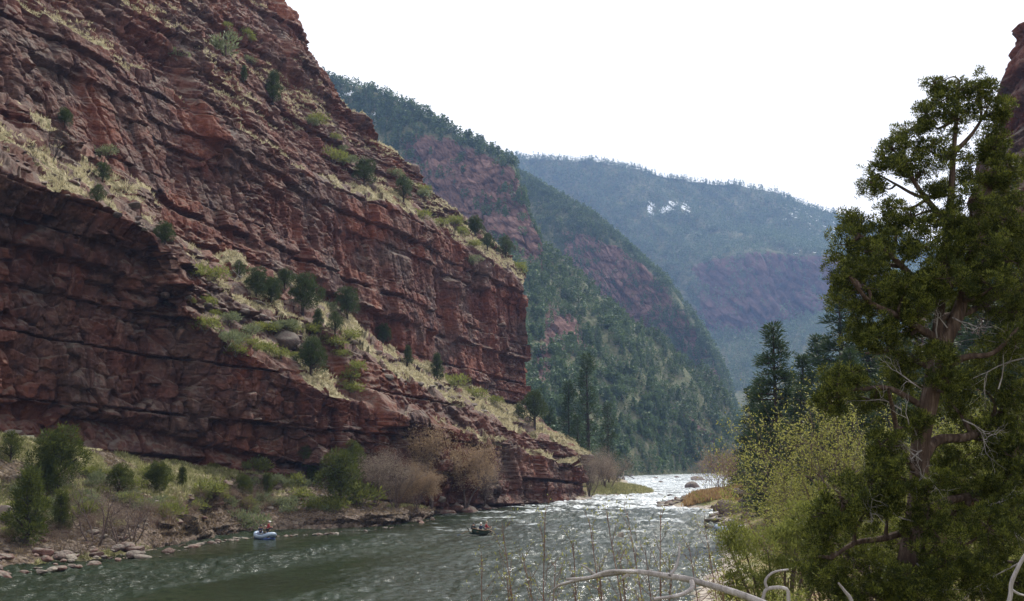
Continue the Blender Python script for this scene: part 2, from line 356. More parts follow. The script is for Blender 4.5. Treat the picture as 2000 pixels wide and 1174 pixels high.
F1, F2, a_, b_, _, _ = worley(Pb[..., 0] / 1.3 + Pb[..., 2] * .3, Pb[..., 1] / 1.5, 5)
g1, tb = facets(s, Pb[..., 2] * 1.5, 2.4, 1.2, .9, 80, .2)
ddb, tb2, _ = strata(Pb[..., 2] + .06 * s, s, 9, (.8, 1.8), (.3, .6), .5)
steep = sst(.9, .6, N[..., 2])
bump = .45 * (hsh(a_, b_, 3) - .3) * sst(.5, .1, F1) + .7 * fbm(Pb[..., 0] / 3, Pb[..., 1] / 3, 0, 4)
Dn = N.copy(); amp_ = (.35 + .65 * sst(3.4, 5.2, uu))[None] * (1 - .5 * sst(5.2, 6, uu) * sst(7.4, 6.6, uu))[None]; Pbk = Pb + Dn * (amp_ * (bump * (1 - steep) + (g1 + ddb) * steep) * np.clip(vv - .6, 0, 1)[:, None] * np.clip(5.6 - vv, 0, 1)[:, None])[..., None]
lowl = sst(5.2, 3.8, uu)[None] * sst(4.3, 3.2, vv)[:, None]
gr = np.clip(1.1 - 1.5 * steep, 0, 1) * sst(-.22 + .34 * lowl, .15 + .3 * lowl, fbm(Pb[..., 0] / 6, Pb[..., 1] / 6, 3, 3)) * sst(2.7, 3.2, vv)[:, None]
gr = np.maximum(gr, (sst(2, 2.6, uu) * sst(4.4, 3.6, uu)) * (sst(1.5, 1.7, vv)[:, None] * sst(2.3, 2.0, vv)[:, None]) * .7)
tone = np.clip(.35 + .5 * (tb - .5) + .4 * (hsh(a_, b_, 4) - .5), 0, 1)
MAT_BANK = rock_mat('bank_soil_and_rock', [(.045, .026, .022), (.1, .06, .048), (.165, .11, .085), (.28, .22, .17)], [(.085, .07, .04), (.17, .14, .09)], 1.6, stain=.2, pale=.3, lichen=.35, rubble=True)
o = mesh_obj('riverbank', Pbk, grid_faces(*Tb.shape), MAT_BANK, attrs={'tone': tone, 'grass': gr}); tag(o, kind='structure')
BK = dict(P=Pbk, uu=uu, vv=vv, gr=gr)

# ------------------------------------------------------------------ mountains up the valley
def mountain(name, ctrl, cu, cv, mat, amp, rockf, seed, bl=8, sc=30.):
    P, uu, vv = net(np.array(ctrl), cu, cv); Pb = blur(blur(P, bl, 1), 3, 0); N = normals(Pb)
    if N[..., 2].mean() < 0: N = -N
    U, V = np.meshgrid(uu, vv); rock = rockf(U, V, Pb)
    x = Pb[..., 0] + Pb[..., 1] * .6; z = Pb[..., 2]
    rid = fbm(x / sc, z / (sc * 3), seed, 4)
    ddm, tone, rg = strata(z + .12 * x, x, seed + 11, (sc * .2, sc * .6), (sc * .06, sc * .16), sc * .07)
    f, t = facets(x, z, sc * .3, sc * .75, sc * .22, seed * 5 + 90, sc * .07)
    f2_, t2_ = facets(x, z, sc * .1, sc * .22, sc * .1, seed * 5 + 190, sc * .02); f = f + f2_; t = t * .5 + t2_ * .5
    d = amp * ((1 - .3 * rock) * rid * sc * .35) + rock * (ddm * .8 + f)
    edge = np.clip(np.minimum(V, 1) * 3, 0, 1)
    Dn = N.copy(); Dn[..., 2] *= .4
    Pm = Pb + Dn * (d * 1.0)[..., None]
    snow = np.zeros_like(z)
    return Pm, U, V, rock, np.clip(tone * .6 + .4 * t, 0, 1), x, z
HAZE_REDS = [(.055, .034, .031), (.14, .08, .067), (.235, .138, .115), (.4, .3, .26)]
def far_mat(name, reds, soil, scale):
    m, nt, _, _ = new_mat(name); b = NB_(nt); p = b.pos(); tone = b.attr('tone')
    n2 = b.noise(p, .12 * scale, 6, .65); n3 = b.noise(b.map(p, (1, 1, .2)), .1 * scale, 5, .6)
    col = b.ramp(b.math('ADD', b.math('MULTIPLY', tone, .5), b.math('MULTIPLY', n2, .5)), [(.25, reds[0]), (.45, reds[1]), (.62, reds[2]), (.85, reds[3])])
    col = b.mix(b.rng(n3, .55, .72, 0, .6), col, (.06, .05, .05))
    sc_ = b.ramp(b.noise(p, .2 * scale, 6, .7), [(.3, soil[0]), (.5, soil[1]), (.7, soil[2])])
    col = b.mix(b.rng(b.math('ADD', b.attr('rock'), b.rng(n2, .3, .7, -.3, .3)), .4, .6), sc_, col)
    col = b.mix(b.rng(b.math('ADD', b.attr('snow'), b.rng(b.noise(p, .3 * scale, 5, .7), .3, .7, -.5, .5)), .5, .6), col, (.82, .84, .88))
    b.out(b.bsdf(col, .95, b.bump(b.noise(p, .35 * scale, 8, .7), 2.5 / scale, .9), .1)); return m
SOIL = [(.045, .06, .03), (.1, .11, .055), (.19, .17, .12)]
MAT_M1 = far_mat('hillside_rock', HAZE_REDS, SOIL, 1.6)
MAT_M2 = far_mat('far_mountain_rock', [(.04, .028, .03), (.1, .06, .055), (.17, .1, .09), (.3, .22, .2)], SOIL, .6)

# nearer spur: crest, foot of the red band, lower slope, river level
cx = [480, 560, 640, 720, 800, 870, 930, 1000, 1030, 1058, 1110, 1200, 1300, 1400, 1440, 1500]
cr = [(a, b, c) for a, b, c in zip(cx, [120, 132, 152, 170, 207, 245, 278, 312, 400, 478, 520, 602, 680, 752, 830, 880],
      [980, 960, 940, 920, 890, 870, 850, 820, 790, 770, 760, 740, 745, 760, 760, 770])]
bt = [(a, b, c) for a, b, c in zip([c + 6 for c in cx], [200, 212, 232, 250, 262, 270, 292, 330, 410, 486, 527, 610, 688, 760, 838, 886],
      [940, 920, 900, 885, 862, 850, 832, 806, 778, 758, 750, 732, 738, 754, 756, 766])]
bb = [(a, b, c) for a, b, c in zip([480, 560, 650, 740, 830, 900, 960, 1010, 1040, 1070, 1120, 1206, 1306, 1405, 1442, 1500],
      [400, 410, 420, 440, 450, 465, 480, 500, 520, 545, 580, 650, 720, 782, 850, 890], [850, 840, 825, 812, 800, 785, 765, 740, 725, 712, 700, 685, 700, 730, 745, 760])]
md = [(a, b, c) for a, b, c in zip([480, 560, 650, 740, 830, 900, 960, 1010, 1040, 1070, 1120, 1200, 1300, 1400, 1440, 1500],
      [650, 660, 670, 680, 690, 700, 710, 720, 725, 730, 740, 770, 810, 845, 880, 900], [600, 600, 600, 595, 590, 585, 580, 570, 565, 560, 560, 590, 640, 690, 720, 740])]
ft = [(a, b, c) for a, b, c in zip([480, 560, 650, 740, 830, 900, 960, 1010, 1040, 1070, 1120, 1200, 1300, 1400, 1440, 1500],
      [930] * 10 + [932, 928, 922, 917, 916, 915], [390, 390, 390, 390, 390, 390, 390, 395, 400, 410, 440, 520, 620, 670, 690, 710])]
ctrl = [[PY(*q) for q in r] for r in (cr, bt, bb, md, ft)]
top = [p + np.array([-60, 160, -10.]) for p in ctrl[0]]
ctrl = [top] + ctrl + [[p + np.array([0, -12, -8.]) for p in ctrl[-1]]]
def rk1(U, V, P):
    v = V - 1; n = fbm(P[..., 0] / 40, P[..., 2] / 30, 3, 4)
    a = sst(.9, 1.15, v) * sst(2.15, 1.8, v) * sst(3.2, 4.4, U) * sst(9.6, 8.6, U)        # main band
    bsp = np.exp(-(((U - 9.6) / 1.0) ** 2 + ((v - 2.5) / .28) ** 2)) + .9 * np.exp(-(((U - 8.6) / .6) ** 2 + ((v - 2.95) / .2) ** 2))
    sc = .95 * np.exp(-((U - (11.2 + (v - 2.2) * 1.55)) / .1) ** 2) * sst(2.3, 2.6, v) * sst(3.9, 3.6, v)
    return np.clip((a * 1.25 + bsp * 1.1 + sc) * (.8 + .9 * n), 0, 1)
P1, U1, V1, R1, t1_, x_, z_ = mountain('hillside', ctrl, [10, 16, 40, 60, 60, 60, 60, 50, 40, 40, 60, 70, 70, 30, 10], [4, 30, 200, 150, 110, 4], MAT_M1, 1.0, rk1, 3, 6, 26.)
sn = sst(.86, .95, hsh(np.floor(x_ / 9), np.floor(z_ / 5), 4)) * (U1 < 3.2) * (V1 < 1.9) * .9
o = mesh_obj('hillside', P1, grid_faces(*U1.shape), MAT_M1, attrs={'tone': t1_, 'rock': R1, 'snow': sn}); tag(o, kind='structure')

# farther ridge running down to the river bend
cx = [930, 1000, 1060, 1110, 1150, 1215, 1290, 1350, 1400, 1432, 1460]
cr = [(a, b, c) for a, b, c in zip(cx, [300, 328, 368, 395, 418, 470, 545, 622, 700, 790, 860], [1350, 1330, 1300, 1270, 1240, 1200, 1160, 1120, 1080, 1040, 1030])]
bt = [(a, b, c) for a, b, c in zip(cx, [400, 420, 440, 455, 462, 490, 558, 632, 708, 797, 865], [1280, 1260, 1225, 1205, 1190, 1175, 1145, 1108, 1070, 1034, 1025])]
bb = [(a, b, c) for a, b, c in zip(cx, [540, 560, 560, 560, 570, 618, 690, 742, 778, 820, 870], [1200, 1180, 1165, 1150, 1140, 1125, 1095, 1070, 1040, 1020, 1015])]
fo = [(a, b, c) for a, b, c in zip(cx, [880] * 11, [900, 900, 900, 900, 900, 900, 900, 900, 905, 930, 960])]
ctrl = [[PY(*q) for q in r] for r in (cr, bt, bb, fo)]
ctrl = [[p + np.array([60, 220, -30.]) for p in ctrl[0]]] + ctrl
def rk2(U, V, P):
    v = V - 1; n = fbm(P[..., 0] / 60, P[..., 2] / 40, 5, 4)
    a = sst(.85, 1.1, v) * sst(2.15, 1.95, v) * sst(2.2, 3.2, U) * sst(9.7, 8.8, U)
    return np.clip(a * (1.0 + .8 * n), 0, 1)
P2, U2, V2, R2, t2_, x_, z_ = mountain('ridge', ctrl, [20, 50, 60, 60, 80, 90, 80, 70, 50, 20], [4, 60, 190, 60], MAT_M1, 1.0, rk2, 8, 6, 34.)
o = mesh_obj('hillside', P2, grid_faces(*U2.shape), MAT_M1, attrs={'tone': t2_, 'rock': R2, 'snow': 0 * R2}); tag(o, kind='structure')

# far blue mountain
cx = [900, 1000, 1080, 1150, 1250, 1320, 1380, 1440, 1500, 1560, 1640, 1740, 1880, 2050]
cr = [(a, b, 2500) for a, b in zip(cx, [306, 309, 311, 313, 328, 342, 353, 358, 372, 392, 420, 450, 500, 560])]
m1_ = [(a, b, 2250) for a, b in zip(cx, [420, 430, 430, 430, 440, 445, 450, 450, 445, 450, 470, 510, 560, 600])]
bt = [(a, b, c) for a, b, c in zip(cx, [520, 520, 520, 520, 520, 520, 512, 498, 492, 500, 505, 540, 590, 620], [2080, 2080, 2080, 2080, 2080, 2060, 2030, 2000, 1980, 1990, 1960, 1940, 1930, 1900])]
bb = [(a, b, c) for a, b, c in zip(cx, [640, 640, 640, 640, 640, 645, 650, 652, 650, 628, 600, 620, 660, 680], [1980, 1980, 1980, 1980, 1970, 1950, 1930, 1900, 1890, 1900, 1880, 1860, 1850, 1830])]
fo = [(a, b, 1350) for a, b in zip(cx, [888] * 14)]
ctrl = [[PY(*q) for q in r] for r in (cr, m1_, bt, bb, fo)]
ctrl = [[p + np.array([0, 400, -60.]) for p in ctrl[0]]] + ctrl
def rk3(U, V, P):
    v = V - 1; n = fbm(P[..., 0] / 110, P[..., 2] / 70, 9, 4)
    a = sst(1.9, 2.1, v) * sst(3.1, 2.9, v) * sst(5.0, 6.4, U) * sst(13, 11, U)
    return np.clip(a * (.95 + 1.1 * n), 0, 1)
P3, U3, V3, R3, t3_, x_, z_ = mountain('mountain', ctrl, [20, 30, 30, 40, 40, 40, 40, 40, 40, 40, 40, 30, 20], [3, 70, 60, 80, 70], MAT_M2, 1.1, rk3, 12, 5, 90.)
q = fbm(x_ / 60, z_ / 40, 2, 4)
q3 = P3 - CAM; px3 = W_PX / 2 + F_PX * (q3 @ _r) / (q3 @ _f); py3 = H_PX / 2 - F_PX * (q3 @ _u) / (q3 @ _f)
sn = sum(np.exp(-(((px3 - a) / w) ** 2 + ((py3 - c) / h) ** 2)) for a, c, w, h in [(1272, 405, 7, 18), (1312, 402, 13, 9), (1341, 404, 8, 12), (1296, 412, 9, 6)]) * 1.7 * sst(-.3, .15, fbm(x_ / 9, z_ / 14, 7, 3))
sn = np.clip(sn + 1.2 * sst(.3, .42, fbm(x_ / 16, z_ / 8, 21, 3)) * sst(8.2, 9, U3) * (V3 < 1.7) + .9 * sst(.42, .52, fbm(x_ / 12, z_ / 9, 31, 3)) * sst(1500, 1540, px3) * (py3 < 500), 0, 1)
SN3 = sn
o = mesh_obj('mountain', P3, grid_faces(*U3.shape), MAT_M2, attrs={'tone': t3_, 'rock': R3, 'snow': sn}); tag(o, kind='structure')

# ------------------------------------------------------------------ right side: wooded slope and the cliff above it
rp = [(70, -20), (72, 60), (72, 120), (72, 178), (70, 198), (68, 250), (66, 318), (95, 360), (140, 400)]
def rgt(o_, z): return [np.array([x + o_, y, z_]) for (x, y), z_ in zip(rp, z)]
ctrl = [rgt(0, [4, 4, 3, 3, 2, 2, 1, 0, 0]), rgt(6, [12, 12, 11, 11, 10, 9, 13, 6, 2]), rgt(15, [34, 34, 34, 34, 26, 20, 22, 10, 3]), rgt(19.5, [84, 84, 84, 86, 46, 32, 25, 12, 4]), rgt(34, [100, 100, 98, 92, 52, 36, 26, 14, 4]), rgt(120, [110, 110, 104, 96, 56, 38, 24, 14, 4])]
ctrl = np.array(ctrl)
P, uu, vv = net(ctrl, [20, 40, 70, 24, 60, 80, 60, 20], [20, 40, 110, 24, 14]); Pb = blur(blur(P, 8, 1), 4, 0); N = normals(Pb)
if N[..., 2].mean() < 0: N = -N
U, V = np.meshgrid(uu, vv); s = Pb[..., 1]; zz = Pb[..., 2]
dd, tone, _ = strata(zz + .1 * s, s, 21, (1.8, 6), (.5, 1.6), 1.5, .5); f1, tt = facets(s, zz, 9, 14, 4.0, 33, .8)
cl_ = 1 - sst(.55, .8, N[..., 2]); D = N.copy(); D[..., 2] *= .3
Pr = Pb + D * ((dd + f1) * cl_ + 1.2 * fbm(Pb[..., 0] / 9, s / 9, 0, 4) * (1 - cl_))[..., None]
o = mesh_obj('cliff', Pr, grid_faces(*U.shape), MAT_CLIFF, attrs={'tone': np.clip(tone * .6 + tt * .4, 0, 1), 'grass': (1 - cl_) * .7}); tag(o, kind='structure')
RS = dict(P=Pr, U=U, V=V)

# ------------------------------------------------------------------ valley floor with both shores (one sheet)
LEFT = [(-120, -60), (-62, 0), (-45, 45), (-38, 70), (-30, 86), (-24, 108), (-17, 125), (-12, 134), (-2, 172), (7, 195), (16, 218)] + \
       [tuple(GZ(a, b)[:2]) for a, b in [(1168, 969), (1210, 968), (1262, 966), (1287, 963), (1268, 957), (1232, 952), (1228, 940), (1205, 932), (1212, 927), (1240, 924.2), (1290, 923.4), (1330, 923.4)]]
RIGHT = [tuple(GZ(a, b)[:2]) for a, b in [(1372, 923.6), (1392, 927), (1420, 934), (1440, 945), (1450, 955), (1385, 968), (1330, 974), (1296, 983), (1288, 988), (1330, 992), (1392, 996), (1388, 1003), (1384, 1018), (1402, 1030), (1410, 1060), (1404, 1100), (1370, 1130)]] + [(8, 52), (6, 44), (2, 36), (-8, 24), (-30, 0), (-60, -60)]
poly = np.array(LEFT + RIGHT)
def sdist(x, y):                                     # >0 on land
    d = np.full(x.shape, 1e9); ins = np.zeros(x.shape, bool); n = len(poly)
    for i in range(n):
        a, b = poly[i], poly[(i + 1) % n]; e = b - a
        t = np.clip(((x - a[0]) * e[0] + (y - a[1]) * e[1]) / (e @ e), 0, 1)
        d = np.minimum(d, np.hypot(x - a[0] - t * e[0], y - a[1] - t * e[1]))
        c = ((a[1] > y) != (b[1] > y)) & (x < (b[0] - a[0]) * (y - a[1]) / (b[1] - a[1] + 1e-12) + a[0]); ins ^= c
    return np.where(ins, -d, d)
def ground_h(x, y, fine=True):
    sd = sdist(x, y)
    h = np.where(sd < 0, np.maximum(sd * .35, -2.2), np.minimum(sd * .22, 1.1) + np.maximum(0, sd - 6) * .06)
    near = sst(75, 30, y) * (x > -30 + 0 * x)                  # the bank the photographer stands on
    hn = np.where(sd < 0, np.maximum(sd * .35, -2.2), np.clip(sd * .32, 0, 6.3) + np.maximum(0, x - 14) * .05)
    h = h * (1 - near) + hn * near
    h = h + sst(28, 60, x) * sst(0, 12, sd) * np.maximum(0, x - 30) * .05 * sst(420, 250, y)
    if fine: h = h + (.35 * fbm(x / 2.5, y / 2.5, 0, 4) + .12 * vn(x / .6, y / .6, 1)) * sst(-1, 3, sd)
    return h
gx = np.concatenate([np.arange(-400, -60, 12.), np.arange(-60, 90, .75), np.arange(90, 400, 10.)])
gy = np.concatenate([np.arange(-60, 0, 3.), np.arange(0, 330, .75), np.arange(330, 760, 4.), np.arange(760, 2600, 60.)])
X, Y = np.meshgrid(gx, gy); Z = ground_h(X, Y)
left_side = (X < (-36 + .357 * (Y - 73)) + 2.5) & (Y < 215)
Z = np.where(left_side, np.minimum(Z, -1.2), Z)
m, nt, _, _ = new_mat('ground_grass_and_gravel'); b = NB_(nt); p = b.pos(); z = b.sep(p)[2]
col = b.ramp(b.noise(p, .35, 6, .7), [(.3, (.06, .075, .025)), (.45, (.15, .15, .06)), (.6, (.23, .17, .09)), (.72, (.12, .08, .05))])
gv = b.ramp(b.new('ShaderNodeTexVoronoi').outputs['Color'], [(.2, (.12, .1, .09)), (.5, (.28, .24, .2)), (.8, (.42, .38, .33))])
vor = nt.nodes[-2] if False else [n for n in nt.nodes if n.type == 'TEX_VORONOI'][0]; vor.inputs['Scale'].default_value = 2.2; nt.links.new(p, vor.inputs['Vector'])
col = b.mix(b.rng(b.math('ADD', z, b.rng(b.noise(p, .5, 4), .3, .7, -.4, .4)), .35, .75), gv, col)
col = b.mix(b.rng(z, -.1, .08), (.05, .045, .03), col)
b.out(b.bsdf(col, .95, b.bump(b.math('ADD', vor.outputs['Distance'], b.noise(p, 4, 6, .7)), .12, .8), .15)); MAT_GROUND = m
o = mesh_obj('ground', np.stack([X, Y, Z], 2), grid_faces(*X.shape), MAT_GROUND, smooth=True); tag(o, kind='structure')

# ------------------------------------------------------------------ river
m, nt, _, _ = new_mat('river_water'); b = NB_(nt); p = b.pos()
pr = b.map(p, (1, 1, 1), (0, 0, math.radians(-12)))
w2 = b.noise(b.map(pr, (.8, 1.3, 1)), 3.2, 4, .6, .3); w1 = b.noise(pr, 1.1, 3, .6, .3)
hgt = b.math('MULTIPLY', b.math('ADD', b.math('MULTIPLY', w2, .1), b.math('MULTIPLY', w1, .12)), b.attr('chop'))
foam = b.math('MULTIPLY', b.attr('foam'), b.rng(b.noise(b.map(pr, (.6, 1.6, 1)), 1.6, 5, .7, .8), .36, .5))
col = b.mix(foam, b.ramp(b.noise(pr, .03, 3), [(.35, (.014, .021, .010)), (.65, (.022, .034, .018))]), (.72, .77, .8))  # white of the rapids, and sky glare painted into the water colour
b.out(b.bsdf(col, b.rng(b.attr('chop'), .2, 1, .12, .2), b.bump(hgt, 1.6, 1.0), .5, IOR=1.33)); MAT_WATER = m
yy = [14.]
while yy[-1] < 1000: yy.append(yy[-1] * (1 + 1 / 250.))
yy = np.array(yy); aa = np.concatenate([[-3, -1.5, -.9], np.linspace(-.6, .34, 800), [.5, .9, 2]])
X, Y = np.meshgrid(aa, yy); X = X * Y
xr = X * math.cos(.3) - Y * math.sin(.3); yr = X * math.sin(.3) + Y * math.cos(.3)
calm = sst(-.35, .35, fbm(xr / 9., yr / 30., 4, 3)) * .8 + .2
calm = np.maximum(calm, .75 * sst(-22, 4, X)); rap = sst(150, 215, Y + 60 * sst(-5, 25, X)) 
Zw = (.24 * fbm(X / 2.3, Y / 2.0, 1, 2) + .25 * fbm(X / .8, Y / .75, 2, 2) + .07 * vn(X / .33, Y / .3, 3)) * calm * (1 + .5 * rap) + .03 * fbm(X / 9, Y / 7, 7, 2)
foam_glare_v = np.clip(sst(.05, .5, fbm(X / 4.5, Y / 2.6, 9, 5) + .42 * sst(135, 215, Y + .9 * np.clip(X - 8, -15, 12)) - .12) * sst(85, 165, Y) * sst(-30, 5, X) + .75 * sst(190, 240, Y) * (.75 + .5 * fbm(X / 14, Y / 20, 5, 3)), 0, 1)  # where rapids and the painted glare whiten the centre and far water
o = mesh_obj('river', np.stack([X, Y, Zw], 2), grid_faces(*X.shape), MAT_WATER, smooth=True, attrs={'foam': foam_glare_v, 'chop': calm}); tag(o, kind='structure')

# ------------------------------------------------------------------ the air
m, nt, _, _ = new_mat('haze_air'); v = nt.nodes.new('ShaderNodeVolumePrincipled'); oo = nt.nodes.new('ShaderNodeOutputMaterial')
v.inputs['Color'].default_value = (.34, .54, 1.0, 1); v.inputs['Density'].default_value = 0.00013; v.inputs['Anisotropy'].default_value = .1
nt.links.new(v.outputs[0], oo.inputs['Volume'])
lo, hi = np.array([-1900, -160, -60.]), np.array([3300, 2960, 900.])
c8 = np.array([[x, y, z] for x in (lo[0], hi[0]) for y in (lo[1], hi[1]) for z in (lo[2], hi[2])])
hz = mesh_obj('haze', c8, [[0, 1, 3, 2], [4, 6, 7, 5], [0, 4, 5, 1], [2, 3, 7, 6], [0, 2, 6, 4], [1, 5, 7, 3]], m); tag(hz, kind='stuff')
# ------------------------------------------------------------------ plant materials
def leaf_mat(name, dark, mid, light, trans=.35, rough=.6):
    m, nt, _, _ = new_mat(name); b = NB_(nt)
    col = b.ramp(b.attr('rnd'), [(0, dark), (.5, mid), (1, light)])
    d = b.bsdf(col, rough, None, .2)
    t = b.new('ShaderNodeBsdfTranslucent'); b.set(t.inputs[0], b.mix(.5, col, light)); mx = b.new('ShaderNodeMixShader')
    mx.inputs[0].default_value = trans; nt.links.new(d, mx.inputs[1]); nt.links.new(t.outputs[0], mx.inputs[2])
    b.out(mx.outputs[0]); return m
def bark_mat(name, a, c, d, scale=1.0):
    m, nt, _, _ = new_mat(name); b = NB_(nt); p = b.new('ShaderNodeTexCoord').outputs['Object']
    n = b.noise(b.map(p, (1, 1, .12)), 14 * scale, 6, .7); n2 = b.noise(p, 2.5 * scale, 4)
    col = b.mix(b.rng(n2, .4, .65, 0, .6), b.ramp(n, [(.3, a), (.5, c), (.7, d)]), a)
    b.out(b.bsdf(col, .9, b.bump(n, .05 / scale, 1.), .15)); return m
M_JUN = leaf_mat('juniper_foliage', (.014, .022, .006), (.042, .06, .011), (.14, .155, .026), .3)
M_JUL = leaf_mat('ledge_juniper_foliage', (.014, .026, .009), (.036, .058, .018), (.1, .125, .035), .2)
M_PIN = leaf_mat('pine_foliage', (.012, .026, .012), (.03, .058, .022), (.075, .105, .035), .2)
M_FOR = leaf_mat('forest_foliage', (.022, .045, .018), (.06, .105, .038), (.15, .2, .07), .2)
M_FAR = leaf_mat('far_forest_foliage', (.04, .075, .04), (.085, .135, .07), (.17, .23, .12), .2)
M_DRY = leaf_mat('dry_litter', (.05, .03, .02), (.15, .1, .06), (.33, .26, .16), .3)
M_YEL = leaf_mat('spring_leaves', (.08, .09, .02), (.19, .2, .045), (.36, .36, .1), .4)
M_OLV = leaf_mat('olive_leaves', (.04, .055, .016), (.12, .145, .035), (.27, .28, .07), .45)
M_SAGE = leaf_mat('sage_leaves', (.07, .09, .05), (.14, .17, .09), (.28, .3, .15), .25)
M_WIL = leaf_mat('willow_haze', (.13, .09, .06), (.24, .165, .105), (.38, .27, .16), .35)
M_WILG = leaf_mat('willow_grey', (.11, .085, .065), (.19, .15, .115), (.33, .27, .21), .35)
M_GRS = leaf_mat('straw_grass', (.13, .12, .05), (.34, .3, .17), (.6, .54, .36), .35)
M_GRG = leaf_mat('green_grass', (.08, .09, .03), (.2, .21, .08), (.44, .42, .22), .35)
M_ORG = leaf_mat('rust_grass', (.12, .07, .035), (.26, .15, .07), (.42, .31, .15), .35)
M_BARK = bark_mat('juniper_bark', (.03, .021, .018), (.085, .058, .048), (.19, .15, .125))
M_BARKD = bark_mat('dark_bark', (.02, .016, .015), (.055, .04, .036), (.1, .08, .07))
M_TWIG = bark_mat('twig_bark', (.06, .045, .04), (.14, .1, .09), (.24, .19, .17))
M_RTWIG = bark_mat('red_twig_bark', (.08, .04, .03), (.17, .09, .07), (.25, .16, .13))
M_DEAD = bark_mat('bleached_wood', (.13, .12, .12), (.3, .28, .285), (.5, .48, .49))

# ------------------------------------------------------------------ plant geometry
def unit(v): return v / (np.linalg.norm(v, axis=-1, keepdims=True) + 1e-9)
def rdir(R, n): return unit(R.randn(n, 3))
def leaves(Cn, D, L, W, R, taper=.45):
    n = len(Cn); D = unit(D); S = unit(np.cross(D, rdir(R, n))); L = np.broadcast_to(L, n)[:, None]; W = np.broadcast_to(W, n)[:, None]
    mid = Cn + D * L * taper
    V = np.stack([Cn, mid + S * W / 2, Cn + D * L, mid - S * W / 2], 1).reshape(-1, 3)
    return V, np.arange(4 * n).reshape(n, 4)
def segs(P0, P1, R0, R1, k=3):
    P0, P1 = np.asarray(P0, float).reshape(-1, 3), np.asarray(P1, float).reshape(-1, 3); n = len(P0)
    R0, R1 = np.broadcast_to(R0, n), np.broadcast_to(R1, n)
    D = unit(P1 - P0); up = np.where(np.abs(D[:, 2:3]) > .9, [[1., 0, 0]], [[0, 0, 1.]]); A = unit(np.cross(D, up)); B = np.cross(D, A)
    th = np.arange(k) * 2 * math.pi / k
    ring = A[:, None] * np.cos(th)[None, :, None] + B[:, None] * np.sin(th)[None, :, None]
    V = np.concatenate([P0[:, None] + ring * R0[:, None, None], P1[:, None] + ring * R1[:, None, None]], 1).reshape(-1, 3)
    base = np.arange(n)[:, None, None] * 2 * k; i = np.arange(k); q = np.stack([i, (i + 1) % k, (i + 1) % k + k, i + k], 1)
    return V, (base + q[None]).reshape(-1, 4)
def tube(pts, rad, k=8, gnarl=0., sub=4, seed=0, twist=0.):
    pts = np.asarray(pts, float); rad = np.asarray(rad, float); n = len(pts)
    t = np.linspace(0, n - 1, (n - 1) * sub + 1); i = np.minimum(t.astype(int), n - 2); f = t - i
    p0, p1, p2, p3 = pts[np.maximum(i - 1, 0)], pts[i], pts[i + 1], pts[np.minimum(i + 2, n - 1)]; f_ = f[:, None]
    Q = .5 * (2 * p1 + (p2 - p0) * f_ + (2 * p0 - 5 * p1 + 4 * p2 - p3) * f_ ** 2 + (3 * p1 - p0 - 3 * p2 + p3) * f_ ** 3)
    r = rad[i] * (1 - f) + rad[i + 1] * f
    D = unit(np.gradient(Q, axis=0)); ref = np.array([.3, .9, .1]); A = unit(np.cross(D, ref)); B = np.cross(D, A)
    th = np.arange(k) * 2 * math.pi / k
    TH = th[None] + twist * t[:, None]
    rr = r[:, None] * (1 + gnarl * (vn(np.cos(th)[None] * 2.2 + seed, np.sin(th)[None] * 2.2, t[:, None] * .35) + .5 * vn(np.cos(th)[None] * 5 + seed, np.sin(th)[None] * 5, t[:, None] * .8)))
    V = Q[:, None] + A[:, None] * (np.cos(TH) * rr)[..., None] + B[:, None] * (np.sin(TH) * rr)[..., None]
    m = len(Q); a = np.arange(m * k).reshape(m, k); b_ = np.roll(a, -1, 1)
    return V.reshape(-1, 3), np.stack([a[:-1].ravel(), b_[:-1].ravel(), b_[1:].ravel(), a[1:].ravel()], 1)
class Acc:
    def __init__(s): s.V = []; s.F = []; s.R = []; s.n = 0
    def add(s, VF, rnd=None):
        V, F_ = VF
        if len(V) == 0: return
        s.V.append(V); s.F.append(F_ + s.n); s.n += len(V); s.R.append(np.full(len(V), .5) if rnd is None else rnd)
    def mesh(s, name, mat, smooth=False):
        return raw_mesh(name, np.concatenate(s.V), np.concatenate(s.F), mat, smooth=smooth, attrs={'rnd': np.concatenate(s.R)})
def foliage(acc, masses, R, dens, tuft_r, per, L, W, up=.35, shell=.55, base=.5, spread=.25):
    for (c, r) in masses:
        c = np.asarray(c, float); r = np.broadcast_to(np.asarray(r, float), 3)
        n = max(2, int(dens * (r[0] * r[1] + r[1] * r[2] + r[0] * r[2]) * 4.2))
        d = rdir(R, n); rad = shell + (1 - shell) * R.rand(n, 1) ** .6
        rad = rad * (1 + .22 * vn(d[:, 0] * 2.5 + c[0], d[:, 1] * 2.5 + c[1], d[:, 2] * 2.5))[:, None]
        T0 = c + d * r * rad; out = unit(d + [0, 0, up])
        o = R.randn(n, per, 3) * tuft_r; P = T0[:, None] + o
        D = unit(o / tuft_r * .6 + out[:, None] * 1.0 + [0, 0, up * .5])
        tr = base + spread * (R.rand(n) - .5) * 2
        rn = np.clip(tr[:, None] + .3 * (R.rand(n, per) - .5), 0, 1)
        LL = L * (.7 + .6 * R.rand(n * per)); acc.add(leaves(P.reshape(-1, 3), D.reshape(-1, 3), LL, W * LL / L, R), np.repeat(rn.ravel(), 4))
